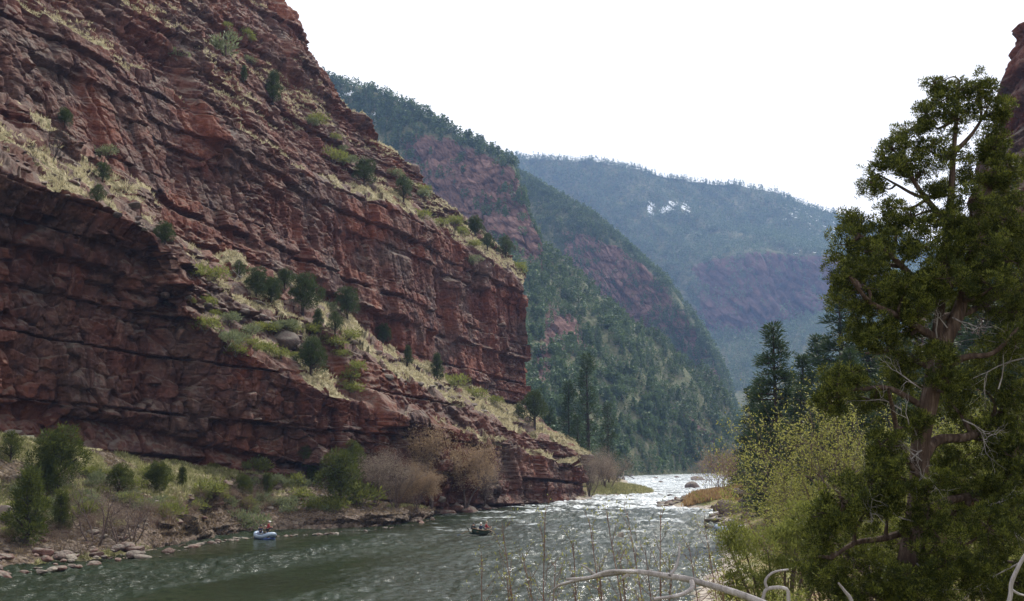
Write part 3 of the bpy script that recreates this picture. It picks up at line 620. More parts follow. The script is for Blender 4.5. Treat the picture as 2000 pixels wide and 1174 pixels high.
def grow(R, p, d, L, r, depth, out, spread=.55, up=.12, kids=(2, 4), shrink=.68, curve=.25, steps=3, tips=None):
    q = np.array(p, float); d = unit(np.array(d, float)); rr = r
    for i in range(steps):
        d = unit(d + R.randn(3) * curve * .5 + [0, 0, up * .4]); q2 = q + d * L / steps; r2 = rr * (.86 if depth else .7)
        out.append((q, q2, rr, r2)); q, rr = q2, r2
        if depth > 0 and i < steps - 1 and R.rand() < .6:
            grow(R, q, d + R.randn(3) * spread, L * shrink * (.6 + .4 * R.rand()), rr * .6, depth - 1, out, spread, up, kids, shrink, curve, steps, tips)
    if depth > 0:
        for _ in range(R.randint(*kids)):
            grow(R, q, d + R.randn(3) * spread, L * shrink * (.7 + .5 * R.rand()), rr * .72, depth - 1, out, spread, up, kids, shrink, curve, steps, tips)
    elif tips is not None: tips.append((q, d))
def seg_mesh(out, k=3):
    a = np.array([o[0] for o in out]); b_ = np.array([o[1] for o in out]); return segs(a, b_, np.array([o[2] for o in out]), np.array([o[3] for o in out]), k)

# proto plants: unit-free, real metres; each returns [(part name, mesh), ...]
def round_juniper(seed, h=4.0, w=3.0, mat=None, trunk_h=.25, nm=9, leafL=.17, dens=11, cone=.0):
    R = np.random.RandomState(seed); a = Acc(); t = Acc(); ms = []
    top = np.array([R.uniform(-.1, .1) * w, R.uniform(-.1, .1) * w, h * .9]); t.add(tube([[0, 0, -.5], [R.uniform(-.1, .1), 0, h * .3], top * [.7, .7, .65], top], [.09 * h * .5, .035 * h, .022 * h, .008 * h], 6, .25, 3, seed))
    for i in range(nm):
        f = (i + .5) / nm; ang = i * 2.4 + R.rand(); z = h * (trunk_h + (1 - trunk_h) * f * .92)
        rr = w / 2 * (1 - cone * f) * (math.sin(math.pi * min(1, .25 + .72 * f)) * .9 + .1) * R.uniform(.45, .75)
        c = np.array([math.cos(ang) * rr, math.sin(ang) * rr, z]); m_r = w * R.uniform(.2, .3) * (1 - .45 * f * max(cone, .4))
        ms.append((c, (m_r, m_r, m_r * .78))); t.add(segs([[0, 0, z * .55]], [c], .02 * h, .008 * h, 4))
    ms.append((np.array([0, 0, h * (trunk_h + (1 - trunk_h) * .5)]), (w * .26, w * .26, h * (1 - trunk_h) * .42)))
    foliage(a, ms, R, dens, leafL * .6, 12, leafL, leafL * .32, up=.5)
    return [('trunk', t.mesh('trunk', M_BARKD)), ('crown', a.mesh('crown', mat or M_JUL))]
def pine(seed, h=20.0, w=6.0, mat=None, bare=.25, leafL=.8, per=14, layers=26, ragged=.35, trunk_r=.28, fullness=1.0):
    R = np.random.RandomState(seed); a = Acc(); t = Acc()
    t.add(tube([[0, 0, -1], [.1, 0, h * .4], [0, .1, h * .75], [0, 0, h]], [trunk_r * 1.15, trunk_r, trunk_r * .5, .04], 7, .15, 3, seed))
    P0 = []; P1 = []; tc = []
    for i in range(layers):
        f = i / (layers - 1); z = h * (bare + (1 - bare) * f ** .9); rmax = w / 2 * (1 - f) ** .75 * (.55 + .45 * min(1, f * 5 + .3)) + .25
        for j in range(R.randint(3, 6)):
            an = R.rand() * 6.283; L = rmax * R.uniform(1 - ragged * 1.4, 1.1); e = np.array([math.cos(an) * L, math.sin(an) * L, z + L * R.uniform(-.12, .25)])
            P0.append([0, 0, z - .1]); P1.append(e); nb = max(2, int(L / (leafL * .8) * fullness))
            for q in range(nb):
                g = 1 - .75 * q / nb; tc.append(np.array([0, 0, z]) + (e - [0, 0, z]) * g + R.randn(3) * .16 * leafL)
    t.add(segs(P0, P1, .022 * h ** .5, .01, 3)); tc = np.array(tc); n = len(tc)
    o = R.randn(n, per, 3) * [leafL * .5, leafL * .5, leafL * .28]; D = o + unit(tc * [1, 1, 0])[:, None] * .4 * leafL + [0, 0, .3 * leafL]
    rn = np.clip(.5 + .35 * (R.rand(n) - .5)[:, None] + .3 * (R.rand(n, per) - .5), 0, 1)
    a.add(leaves((tc[:, None] + o).reshape(-1, 3), D.reshape(-1, 3), leafL * (.6 + .6 * R.rand(n * per)), leafL * .2, R), np.repeat(rn.ravel(), 4))
    return [('trunk', t.mesh('trunk', M_BARKD)), ('crown', a.mesh('crown', mat or M_PIN))]
def bare_shrub(seed, h=4.0, stems=5, depth=4, mat=None, haze=None, spread=.5, leaf=.12, leaf_n=4, r=.035, lean=.45, up=.2, trunk=False):
    R = np.random.RandomState(seed); out = []; tips = []
    for i in range(stems):
        an = R.rand() * 6.283; d = [math.cos(an) * lean, math.sin(an) * lean, 1]
        grow(R, [math.cos(an) * .12, math.sin(an) * .12, -.3], d, h * .42, r * h / 4, depth, out, spread, up, (2, 4), .66, .3, 3, tips)
    t = Acc(); t.add(seg_mesh(out)); parts = [('branches', t.mesh('branches', mat or M_TWIG))]
    if haze and tips:
        a = Acc(); P = np.array([q for q, _ in tips]); D = np.array([d for _, d in tips]); k = leaf_n
        Pn = np.repeat(P, k, 0) + R.randn(len(P) * k, 3) * .05 * h; Dn = np.repeat(D, k, 0) + R.randn(len(P) * k, 3) * .7
        a.add(leaves(Pn, Dn, leaf * (.6 + .8 * R.rand(len(Pn))), leaf * .35, R), np.repeat(np.clip(.5 + .5 * (R.rand(len(Pn)) - .5) * 1.6, 0, 1), 4))
        parts.append(('leaves', a.mesh('leaves', haze)))
    return parts
def low_bush(seed, r=1.0, h=.9, mat=None, leaf=.2, dens=9):
    R = np.random.RandomState(seed); a = Acc(); t = Acc()
    ms = [((R.uniform(-.5, .5) * r, R.uniform(-.5, .5) * r, h * R.uniform(.3, .6)), (r * .5, r * .5, h * .42)) for _ in range(4)]
    foliage(a, ms, R, dens, leaf * .5, 8, leaf, leaf * .3, up=.9, base=.5)
    t.add(segs([[0, 0, -.3]] * 4, [m_[0] for m_ in ms], .05 * r, .02 * r, 4))
    return [('stems', t.mesh('stems', M_TWIG)), ('leaves', a.mesh('leaves', mat or M_OLV))]
def ph(parts):
    z = 0
    for _, me in parts:
        co = np.empty(len(me.vertices) * 3, np.float32); me.vertices.foreach_get('co', co); z = max(z, float(np.percentile(co[2::3], 99.7)))
    return z
def plant(name, label, cat, loc, parts, sc=1.0, rz=0.0, group=None, tilt=0.0):
    e = empty(name, [float(v) for v in loc], rz); e.scale = (sc, sc, sc) if not isinstance(sc, tuple) else sc
    if tilt: e.rotation_euler = (tilt, 0, rz)
    tag(e, label, cat, group)
    for pn, me in parts: link(bpy.data.objects.new(pn, me), e)
    return e

# ------------------------------------------------------------------ what the ground is like at a point of the valley seen from the camera's side
CS = 4
_W, _H = int(2400 // CS), int(1400 // CS)
_allP = np.concatenate([a.reshape(-1, 3) for a in (CL['P'], BK['P'], P1, P2, RS['P'])])
def proj(Pt):
    q = np.asarray(Pt, float) - CAM; z = q @ _f; return W_PX / 2 + F_PX * (q @ _r) / z, H_PX / 2 - F_PX * (q @ _u) / z, z
_x, _y, _z = proj(_allP); _ok = (_z > 1) & (_x > -200) & (_x < 2200) & (_y > -100) & (_y < 1300)
_idx = np.nonzero(_ok)[0]; _cell = ((_y[_ok] + 100) // CS).astype(int) * _W + ((_x[_ok] + 200) // CS).astype(int)
_o = np.argsort(-_z[_ok], kind='stable'); _buf = np.full(_W * _H, -1, np.int64); _buf[_cell[_o]] = _idx[_o]
def hit(px, py):
    for r_ in (0, 1, 2):
        best = None
        for dy in range(-r_, r_ + 1):
            for dx in range(-r_, r_ + 1):
                c = int((py + 100) // CS + dy) * _W + int((px + 200) // CS + dx); k = _buf[c]
                if k >= 0 and (best is None or _z[k] < _z[best]): best = k
        if best is not None: return _allP[best].copy()
    return GZ(px, max(py, 905), .3)
def size_at(P_, hp): return hp / F_PX * (np.asarray(P_) - CAM)[1]
RR = np.random.RandomState(11)
# ------------------------------------------------------------------ plants on the ledges of the near cliff and on the bank
J = [round_juniper(100 + i, 4.0, 3.2 + .3 * (i % 3), nm=8 + i % 3) for i in range(4)]
JC = [round_juniper(120 + i, 4.0, 2.4, nm=10, cone=.75, trunk_h=.06, dens=14) for i in range(2)]
SB = [bare_shrub(140 + i, 4.0, 4, 4, M_BARKD, None, .55, r=.05) for i in range(3)]
LB = [low_bush(160 + i, 1.0, .9, M_OLV) for i in range(3)]; SG = [low_bush(170 + i, 1.0, .8, M_SAGE) for i in range(2)]
GL = 'junipers growing on the grassy ledges of the red cliff'
K = {'j': (J, 'juniper_tree', 'tree', 4.0), 'c': (JC, 'juniper_tree', 'tree', 4.0), 'b': (SB, 'bare_shrub', 'shrub', 4.4), 'l': (LB, 'green_bush', 'bush', .95), 's': (SG, 'sage_bush', 'bush', .9)}
LEDGE = [
 ('b', 105, 300, 72, 'dark dead juniper standing at the top edge of the left grassy ledge'),
 ('b', 62, 326, 58, 'leafless grey shrub low on the straw grass of the left grassy ledge'),
 ('b', 122, 360, 48, 'small twisted bare shrub right of the grey one on the straw grass'),
 ('j', 200, 352, 44, 'upper green juniper at the right end of the upper left grass ledge'),
 ('j', 190, 402, 46, 'rounded dense juniper bush at the brink of the upper left grass ledge'),
 ('j', 320, 476, 50, 'round green juniper where the overhanging buttress meets the upper wall'),
 ('l', 375, 532, 26, 'small green bush just below the round juniper, in pale grass'),
 ('l', 415, 540, 30, 'green bush beside a bleached branch on the middle grass ledge'),
 ('j', 465, 545, 40, 'first dark juniper of the thicket at the foot of the big red wall'),
 ('j', 500, 578, 62, 'largest bushy juniper of the thicket under the big red wall'),
 ('j', 528, 590, 52, 'low juniper leaning out of the thicket above a pale boulder'),
 ('j', 556, 566, 46, 'rounded juniper against the red wall behind the open pine shaped one'),
 ('b', 615, 585, 60, 'grey leafless shrub between two junipers in the middle of the ledge'),
 ('j', 592, 610, 80, 'tall open juniper rising from the middle of the grassy ledge'),
 ('c', 620, 648, 50, 'small dark conical juniper at the lower edge of the grassy ledge'),
 ('j', 676, 622, 66, 'wide grey green juniper at the foot of the smooth red wall'),
 ('j', 655, 655, 48, 'juniper hanging low over the ledge edge below the wide one'),
 ('j', 610, 728, 76, 'drooping grey green juniper beside the big grey block under the ledge'),
 ('j', 748, 672, 42, 'thin grey juniper at the foot of the wall right of the wide one'),
 ('c', 796, 708, 38, 'narrow young juniper alone on the narrowing grass ledge'),
 ('c', 855, 738, 50, 'slender dark juniper under the corner of the smooth wall'),
 ('b', 872, 735, 60, 'bare spindly tree against the wall beside the slender juniper'),
 ('l', 884, 752, 28, 'low bush right of the bare spindly tree on the ledge'),
 ('j', 1040, 828, 72, 'dark juniper clump at the outer end of the ledge by the cliff corner'),
 ('j', 1012, 812, 28, 'small juniper tucked against the foot of the cliff corner'),
 ('l', 400, 642, 28, 'green bush at the upper end of the lower grass ledge'),
 ('s', 440, 675, 34, 'pale green bush half way down the lower grass ledge'),
 ('l', 462, 690, 24, 'dark low bush below the pale one on the lower grass ledge'),
 ('s', 486, 652, 24, 'sage bush against broken red rock above the lower ledge'),
 ('l', 525, 690, 26, 'green bush near the grey block on the lower grass ledge'),
 ('l', 690, 762, 26, 'green bush where the lower grass ledge runs out'),
 ('c', 532, 192, 66, 'tall narrow juniper in the steep gully near the skyline'),
 ('c', 472, 152, 32, 'small juniper left of the gully high on the cliff'),
 ('s', 440, 105, 38, 'grey green shrub high on the cliff under the broken top ledges'),
 ('l', 652, 312, 26, 'flat green bush clinging under a rock band on the upper wall'),
 ('j', 715, 362, 60, 'drooping juniper on the ledge above the rock pillar'),
 ('j', 790, 392, 56, 'bright green juniper at the top of the rock pillar'),
 ('b', 884, 462, 46, 'dark dead tree leaning out near the right skyline of the cliff'),
 ('j', 930, 462, 44, 'first juniper of the row on the right skyline of the cliff'),
 ('j', 955, 485, 36, 'second and lowest juniper of the row on the right skyline'),
 ('j', 988, 500, 46, 'dark rounded juniper near the end of the skyline row'),
 ('l', 1017, 530, 24, 'last little bush on the skyline corner of the cliff'),
 ('j', 125, 240, 38, 'juniper half hidden on the broken ledge above the left grass slope'),
 ('s', 345, 110, 24, 'sage bush on a thin grass strip near the top of the picture'),
 ('s', 205, 300, 22, 'sage bush at the wall foot above the upper left grass ledge'),
 ('b', 240, 372, 40, 'leafless shrub at the right tip of the upper left grass ledge'),
 ('b', 616, 140, 26, 'leafless bush on the skyline notch near the cliff top'),
 ('s', 560, 640, 22, 'sage bush between boulders on the middle grass slope'),
 ('s', 640, 600, 20, 'sage bush in the shade of the tall open juniper'),
 ('l', 930, 775, 22, 'green bush on the pale strip near the outer end of the ledge'),
 ('l', 965, 790, 18, 'smaller green bush further out on the same pale strip'),
]
BANK = [
 ('c', 48, 1062, 150, 'large dense conical juniper at the left edge of the river bank'),
 ('c', 116, 1032, 78, 'smaller rounded conical juniper right of the large one on the bank'),
 ('j', 108, 960, 130, 'flat topped old juniper in front of the red rock shelf'),
 ('j', 88, 960, 70, 'leaning lower juniper beneath the flat topped one'),
 ('j', 20, 900, 62, 'juniper at the extreme left below the cliff foot'),
 ('j', 235, 960, 60, 'dull green juniper behind the tangled bare trees on the bank'),
 ('j', 305, 958, 60, 'open juniper with bent stem at the top of the grassy bank'),
 ('c', 355, 945, 40, 'small upright juniper under the cliff foot, left of the grassy hump'),
 ('l', 330, 1008, 36, 'round green bush above the dark shore rocks'),
 ('l', 405, 962, 34, 'wide green bush on yellow grass under the cliff foot'),
 ('j', 475, 965, 42, 'dark juniper bush left of the bright grassy hump'),
 ('c', 520, 965, 46, 'upright dark juniper on the left flank of the bright grassy hump'),
 ('l', 592, 968, 24, 'small dark bush on the right flank of the bright grassy hump'),
 ('c', 610, 938, 44, 'narrow juniper against the cliff foot right of the grassy hump'),
 ('j', 595, 892, 32, 'grey juniper rooted in a crack of the lower wall'),
 ('j', 662, 985, 110, 'tall irregular juniper clump at the cliff foot above the slab'),
 ('j', 690, 930, 70, 'grey green juniper behind the tall irregular clump'),
 ('l', 700, 985, 50, 'leafy green bush between the juniper clump and the pink willows'),
 ('l', 640, 985, 28, 'low green bush at the left foot of the juniper clump'),
 ('s', 485, 1030, 40, 'pale weed growing over the dark bedded shore rock'),
 ('s', 440, 985, 26, 'pale green bush on the bank slope above the bedded rock'),
 ('s', 170, 985, 26, 'sage bush on the slope behind the conical junipers'),
 ('s', 280, 990, 26, 'sage bush right of the tangled bare trees'),
 ('s', 540, 985, 20, 'sage bush on the rim of the bedded shore rock'),
 ('l', 380, 990, 26, 'green bush between the grass and the dark bedded rock'),
]
def put(lst, group, crown=None):
    for i, (k, px, py, hp, lab) in enumerate(lst):
        pr, nm, ct, h0 = K[k]; P_ = hit(px, py); hm = size_at(P_, hp); h0 = ph(pr[i % len(pr)])
        e = plant(nm, lab, ct, P_ - np.array([0, 0, .15]), pr[i % len(pr)], hm / h0, RR.rand() * 6.28, group)
        if crown and k in 'jc':
            c_ = [q for q in e.children if q.name.startswith('crown')][0]; c_.material_slots[0].link = 'OBJECT'; c_.material_slots[0].material = crown
        if k in 'ls': e.scale = (hm / h0 * 1.3, hm / h0 * 1.3, hm / h0)
put(LEDGE, 'plants on the ledges of the red cliff'); put(BANK, 'plants on the left river bank', M_JUN)
# more small bushes that nothing tells apart
for i in range(70):
    px, py = [(RR.uniform(330, 700), None), (RR.uniform(10, 700), None), (RR.uniform(420, 1000), None)][i % 3]
    if i % 3 == 0: py = np.interp(px, [330, 480, 640, 700], [560, 690, 700, 740]) + RR.uniform(-70, 10)
    elif i % 3 == 1: py = RR.uniform(925, 1000)
    else: py = np.interp(px, [420, 545, 640, 800, 1000], [20, 100, 240, 350, 535]) + RR.uniform(0, 60)
    P_ = hit(px, py); s_ = size_at(P_, RR.uniform(9, 20)) / .9
    plant('small_bush', ['small grey green bush dotted over the ledges below the big wall', 'small grey green bush dotted over the left river bank', 'small grey green bush dotted along the upper slope of the cliff'][i % 3], 'bush', P_ - [0, 0, .1], (SG + LB)[RR.randint(5)], (s_ * 1.3, s_ * 1.3, s_), RR.rand() * 6.28, 'small bushes below and on the cliff')

for i in range(60):
    px = RR.uniform(5, 700); py = RR.uniform(905, 1000) + max(0, 300 - px) * .22; P_ = hit(px, py); s_ = size_at(P_, RR.uniform(9, 24)) / .9; k = RR.randint(5)
    plant('bank_bush', ['sage grey low bush on the brushy slope of the left bank', 'green low bush on the brushy slope of the left bank'][k > 1], 'bush', P_ - [0, 0, .1], (SG + LB)[k], (s_ * 1.2, s_ * 1.2, s_), RR.rand() * 6.28, 'low bushes on the left bank slope')
# tangled leafless trees, pink and orange willows on the left bank
RB0 = [bare_shrub(260 + i, 4, 7, 4, M_RTWIG, M_WILG, .5, .12, 1, r=.035, lean=.6) for i in range(2)]
T1 = [bare_shrub(200 + i, 5.5, 4, 4, M_TWIG, M_WILG, .55, .12, 1, r=.06, lean=.6) for i in range(2)]
for i, (px, py, hp, lab) in enumerate([(190, 1062, 150, 'tangled leafless tree with dark trunk between conical juniper and shore rocks'), (232, 1060, 120, 'pale leaning leafless tree over the shore rocks'), (262, 1052, 100, 'low grey thicket of twigs right of the pale leaning tree'),
        (160, 1085, 60, 'brown twiggy scrub at the foot of the conical junipers'), (120, 1075, 45, 'dry reddish scrub beneath the big conical juniper')]):
    P_ = hit(px, py); plant('bare_tree', lab, 'tree', P_, T1[i % 2], size_at(P_, hp) / ph(T1[i % 2]), i * 1.3, 'leafless trees on the left bank')
WP = bare_shrub(220, 6, 5, 5, M_TWIG, M_WILG, .42, .13, 2, r=.06, lean=.4); WO_ = [bare_shrub(222 + i, 6, 4, 5, M_TWIG, M_WIL, .45, .17, 5, r=.08, lean=.45) for i in range(2)]
for i, (px, py, hp, lab, pr) in enumerate([(735, 985, 118, 'pinkish leafless willow at the left of the willow group', WP), (775, 990, 110, 'greyish pink willow behind the shore boulders, second from left', WP),
        (845, 990, 158, 'tall orange brown willow in the middle of the willow group', WO_[0]), (905, 988, 150, 'orange brown willow with a dark leaning fork, right of the tallest', WO_[1]), (815, 992, 90, 'lower brown willow between the pink and orange ones', WO_[1]),
        (945, 985, 92, 'smallest rightmost willow against the dark cliff foot', WP)]):
    P_ = hit(px, py); plant('willow', lab, 'tree', P_, pr, size_at(P_, hp) / ph(pr), i * 2.1 + .5, 'willows at the foot of the cliff')

for i in range(80):
    px = RR.uniform(5, 560); py = np.interp(px, [0, 300, 460], [1078, 1035, 1005]) - RR.uniform(0, 80) * (1 - px / 800); P_ = hit(px, py)
    plant('bare_shrub', 'knee high brown leafless shrub among many on the lower left bank', 'shrub', P_, RB0[i % 2], size_at(P_, RR.uniform(18, 40)) / 4.4, i * 1.7, 'brown scrub on the lower left bank')
# trees behind the cliff corner and on the far bend
PN = [pine(300, 20, 6.5, None, .2, ragged=.5, layers=22), pine(301, 20, 7.0, None, .1), pine(302, 22, 5.0, None, .35, ragged=.6, layers=18, fullness=.6)]
for i, (px, Yd, top, lab, k) in enumerate([(1138, 268, 700, 'tall thin pine with sparse crown behind the cliff corner', 2), (1104, 262, 752, 'second thin pine just left of the tallest behind the corner', 2), (1176, 285, 792, 'dense dark pine right of the tall thin one', 1),
        (1068, 255, 800, 'short bushy pine touching the sloping grassy nose', 0), (1120, 250, 815, 'short green pine in front of the thin ones', 0)]):
    P_ = PY(px, 0, Yd); P_[2] = 1.0; tp = PY(px, top, Yd)[2]
    plant('pine_tree', lab, 'tree', P_, PN[k], (tp - 1) / (20 if k < 2 else 22), i * 1.1, 'pines behind the cliff corner')
for i, (px, py, hp, lab, g) in enumerate([(1152, 968, 95, 'pinkish willow against the end of the red cliff', 0), (1185, 962, 90, 'grey willow in the thicket past the cliff end', 0), (1168, 960, 70, 'orange tipped willow in the thicket past the cliff end', 1), (1205, 950, 45, 'low grey willow at the right of the thicket', 0),
        (1290, 921, 40, 'grey willow on the far bend above a pale boulder', 0), (1322, 921, 42, 'orange topped willow on the far bend', 1), (1350, 922, 32, 'low grey willow on the far bend nearest the right bank', 0), (1262, 922, 28, 'small pale willow left on the far bend', 0), (1372, 926, 30, 'grey willow where the far bend meets the right bank', 0)]):
    P_ = GZ(px, py, .4); plant('willow', lab, 'tree', P_, WO_[i % 2] if g else WP, size_at(P_, hp) / ph(WO_[i % 2] if g else WP), i * 1.7, 'willows past the cliff end and on the far bend')
for i, (px, py, hp, lab) in enumerate([(1238, 922, 34, 'small dark juniper at the waterline of the far bend'), (1222, 926, 44, 'green juniper beside the small one on the far bend'), (1252, 920, 50, 'taller juniper behind the small one on the far bend'), (1305, 916, 44, 'juniper between the two willows on the far bend'), (1195, 930, 60, 'dark juniper above the thicket past the cliff')]):
    P_ = GZ(px, py, .4); plant('juniper_tree', lab, 'tree', P_, (JC + J)[i % 4], size_at(P_, hp) / 4, i, 'junipers on the far bend')
RB = [bare_shrub(240 + i, 5, 7, 4, M_RTWIG, M_WIL, .42, .14, 1, r=.03, lean=.4) for i in range(2)]
for i, (px, py, hp, lab) in enumerate([(1388, 968, 85, 'reddish bare shrub at the left of the right bank thicket'), (1412, 970, 100, 'reddish bare shrub with pale stems in the right bank thicket'), (1440, 968, 95, 'reddish bare shrub deeper in the right bank thicket'), (1425, 955, 80, 'grey bare shrub behind the reddish ones'), (1465, 975, 105, 'bare shrub under the dark rock face at the right bank')]):
    P_ = GZ(px, py, .5); plant('bare_shrub', lab, 'shrub', P_, RB[i % 2], size_at(P_, hp) / ph(RB[i % 2]), i * 1.9, 'bare shrubs on the right bank spit')

# ------------------------------------------------------------------ pines and bushes of the right slope
PR = [pine(310 + i, 20, 7.5, M_PIN, .1, leafL=.5, layers=34, ragged=.35, per=20, fullness=1.3) for i in range(2)]
RP = [(1575, 92, 735, 8, 'dark bushy pine in the mass behind the leafing shrubs'), (1530, 98, 760, 8, 'low dark pine at the foot of the prominent one'), (1625, 90, 690, 8, 'dark pine filling the gap left of the big juniper'), (1470, 112, 790, 8, 'low dark pine on the river side of the prominent one'), (1690, 88, 700, 8, 'dark pine just behind the left limbs of the big juniper'), (1485, 105, 640, 10.5, 'prominent dark pine left of the leafy shrubs on the right bank'), (1610, 120, 578, 14, 'tallest dark pine behind the juniper on the right bank'), (1565, 128, 662, 12, 'pine between the two tall ones on the right bank'), (1535, 118, 700, 9, 'shorter pine right of the prominent one'),
      (1440, 150, 760, 9, 'small dark pine nearest the river on the right slope'), (1660, 110, 640, 12, 'dark pine behind the left side of the big juniper'), (1455, 135, 745, 9, 'dark pine crowding the left of the prominent one'), (1510, 140, 735, 9, 'dark pine behind the prominent one'),
      (1720, 110, 660, 12, 'dark pine seen through the middle of the big juniper'), (1790, 115, 600, 12, 'dark pine behind the upper trunk of the big juniper'), (1590, 100, 720, 8, 'low wide pine behind the yellow green shrub'), (1640, 95, 760, 8, 'low dark pine right of the yellow green shrub'), (1880, 105, 560, 14, 'pine behind the right of the big juniper'), (1960, 100, 480, 14, 'pine under the right hand cliff tower')]
for i, (px, Yd, top, wd, lab) in enumerate(RP):
    P_ = PY(px, 0, Yd); P_[2] = float(ground_h(np.array([P_[0]]), np.array([P_[1]]))[0]) - .3; h = PY(px, top, Yd)[2] - P_[2]
    e = plant('pine_tree', lab, 'tree', P_, PR[i % 2], h / 20, i * 1.37, 'pines on the right bank'); sx = max(h / 20, wd / 7.5 * .8); e.scale = (sx, sx, h / 20)

# ------------------------------------------------------------------ forests on the mountains
def surf_sample(Pg, wgt, n, R):
    A = Pg[:-1, :-1]; du = Pg[:-1, 1:] - A; dv = Pg[1:, :-1] - A; ar = np.linalg.norm(np.cross(du, dv), axis=2) * wgt[:-1, :-1]
    c = np.cumsum(ar.ravel()); k = np.minimum(np.searchsorted(c, R.rand(n) * c[-1]), c.size - 1); i, j = np.unravel_index(k, ar.shape)
    a, b_ = R.rand(n, 1), R.rand(n, 1); return A[i, j] + du[i, j] * a + dv[i, j] * b_
def simple_tree(R, kind, faces=90):                 # unit height tree, few leaves, its trunk a thin prism
    if kind == 'c':
        z = R.rand(faces) ** 1.2 * .92 + .06; an = R.rand(faces) * 6.283; r = (.24 * (1 - z) + .02) * (.5 + .5 * R.rand(faces))
    else:
        d = rdir(R, faces); z = .5 + .42 * d[:, 2] * (.7 + .3 * R.rand(faces)); an = np.arctan2(d[:, 1], d[:, 0]); r = .36 * np.sqrt(np.maximum(0, 1 - ((z - .48) / .5) ** 2)) * (.6 + .4 * R.rand(faces))
    P_ = np.stack([np.cos(an) * r, np.sin(an) * r, z], 1); D = np.stack([np.cos(an), np.sin(an), R.uniform(-.3, .9, faces)], 1) + .4 * R.randn(faces, 3)
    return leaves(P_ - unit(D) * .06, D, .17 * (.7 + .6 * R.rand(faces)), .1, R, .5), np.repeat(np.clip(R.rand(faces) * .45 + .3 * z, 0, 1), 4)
def forest(name, pos, hts, kinds, mat, R, faces):
    Vs = []; Fs = []; Rn = []; n0 = 0; KP = 8
    protos = [simple_tree(np.random.RandomState(500 + i), kinds[i % len(kinds)], faces) for i in range(KP)]
    which = R.randint(0, KP, len(pos))
    for k in range(KP):
        m_ = which == k; n = m_.sum()
        if not n: continue
        (V, Fq), rn = protos[k]; an = R.rand(n) * 6.283; c, s_ = np.cos(an)[:, None], np.sin(an)[:, None]; h = hts[m_][:, None]; w = h * R.uniform(.8, 1.25, (n, 1))
        X_ = (V[None, :, 0] * c - V[None, :, 1] * s_) * w + pos[m_][:, 0:1]; Y_ = (V[None, :, 0] * s_ + V[None, :, 1] * c) * w + pos[m_][:, 1:2]; Z_ = V[None, :, 2] * h + pos[m_][:, 2:3] - .3
        Vs.append(np.stack([X_, Y_, Z_], 2).reshape(-1, 3)); Fs.append((Fq[None] + (np.arange(n) * len(V))[:, None, None]).reshape(-1, 4) + n0); n0 += n * len(V)
        Rn.append(np.clip(rn[None] + .5 * (R.rand(n, 1) - .5), 0, 1).ravel())
    o = mesh_obj(name, np.concatenate(Vs), np.concatenate(Fs), mat, attrs={'rnd': np.concatenate(Rn)}); return tag(o, kind='stuff')
RF = np.random.RandomState(77)
wt = np.clip(1 - R1 * 1.0, .02, 1) * sst(-.75, .1, fbm(P1[..., 0] / 25, P1[..., 2] / 25, 8, 3)) * (V1 > .7) * (V1 < 5)
ps = surf_sample(P1, wt, 7500, RF); hs = RF.uniform(4.5, 9.5, len(ps)) * np.interp(ps[:, 2], [0, 120, 300], [1.0, 1.05, 1.25])
_px, _py, _pz = proj(ps); vis = (_px > 1035) & (_px < 1425) & (_py < 905)
near_i = np.nonzero(vis)[0]; near_i = near_i[np.argsort(-(hs / _pz)[near_i])][:290]
far_m = np.ones(len(ps), bool); far_m[near_i] = False
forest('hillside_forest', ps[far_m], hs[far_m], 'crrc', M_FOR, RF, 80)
TP = []
for i in range(6):
    (V, Fq), rn = simple_tree(np.random.RandomState(600 + i), 'crr'[i % 3], 170); tv, tf = segs([[0, 0, -.05]], [[0, 0, .8]], .02, .006, 5)
    me = raw_mesh('hillside_conifer', np.concatenate([V, tv]), np.concatenate([Fq, tf + len(V)]), [M_FOR, M_BARKD], attrs={'rnd': np.concatenate([rn, np.full(len(tv), .3)])}, midx=[0] * len(Fq) + [1] * len(tf)); TP.append(me)
for k in near_i:
    o = link(bpy.data.objects.new('hillside_conifer', TP[RF.randint(6)])); o.location = ps[k] - [0, 0, .3]; o.scale = (hs[k] * RF.uniform(.9, 1.2),) * 2 + (hs[k],); o.rotation_euler = (0, 0, RF.rand() * 6.28)
    tag(o, 'dark green conifer among many on the wooded hillside above the river bend', 'tree', 'conifers on the hillside behind the cliff corner')
wt = np.clip(1 - R2 * .9, .05, 1) * sst(-.8, .1, fbm(P2[..., 0] / 30, P2[..., 2] / 30, 8, 3)) * (V2 > .6) * (V2 < 3.3)
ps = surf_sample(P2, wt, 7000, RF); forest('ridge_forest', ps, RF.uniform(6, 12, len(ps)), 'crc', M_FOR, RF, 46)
wt = np.clip(1 - R3 * .93, .03, 1) * (1 - .85 * SN3) * sst(-.9, .0, fbm(P3[..., 0] / 60, P3[..., 2] / 60, 8, 3)) * (V3 > .9) * (V3 < 4.6)
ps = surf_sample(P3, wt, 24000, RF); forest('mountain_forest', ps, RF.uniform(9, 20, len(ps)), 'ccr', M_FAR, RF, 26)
wt = (1 - sst(.2, .7, 1 - normals(RS['P'])[..., 2] * np.sign(normals(RS['P'])[..., 2].mean()))) * (RS['V'] < 2.4) + .15 * (RS['V'] > 4)
ps = surf_sample(RS['P'], wt, 900, RF); forest('slope_forest', ps, RF.uniform(4, 9, len(ps)), 'crr', M_PIN, RF, 150)

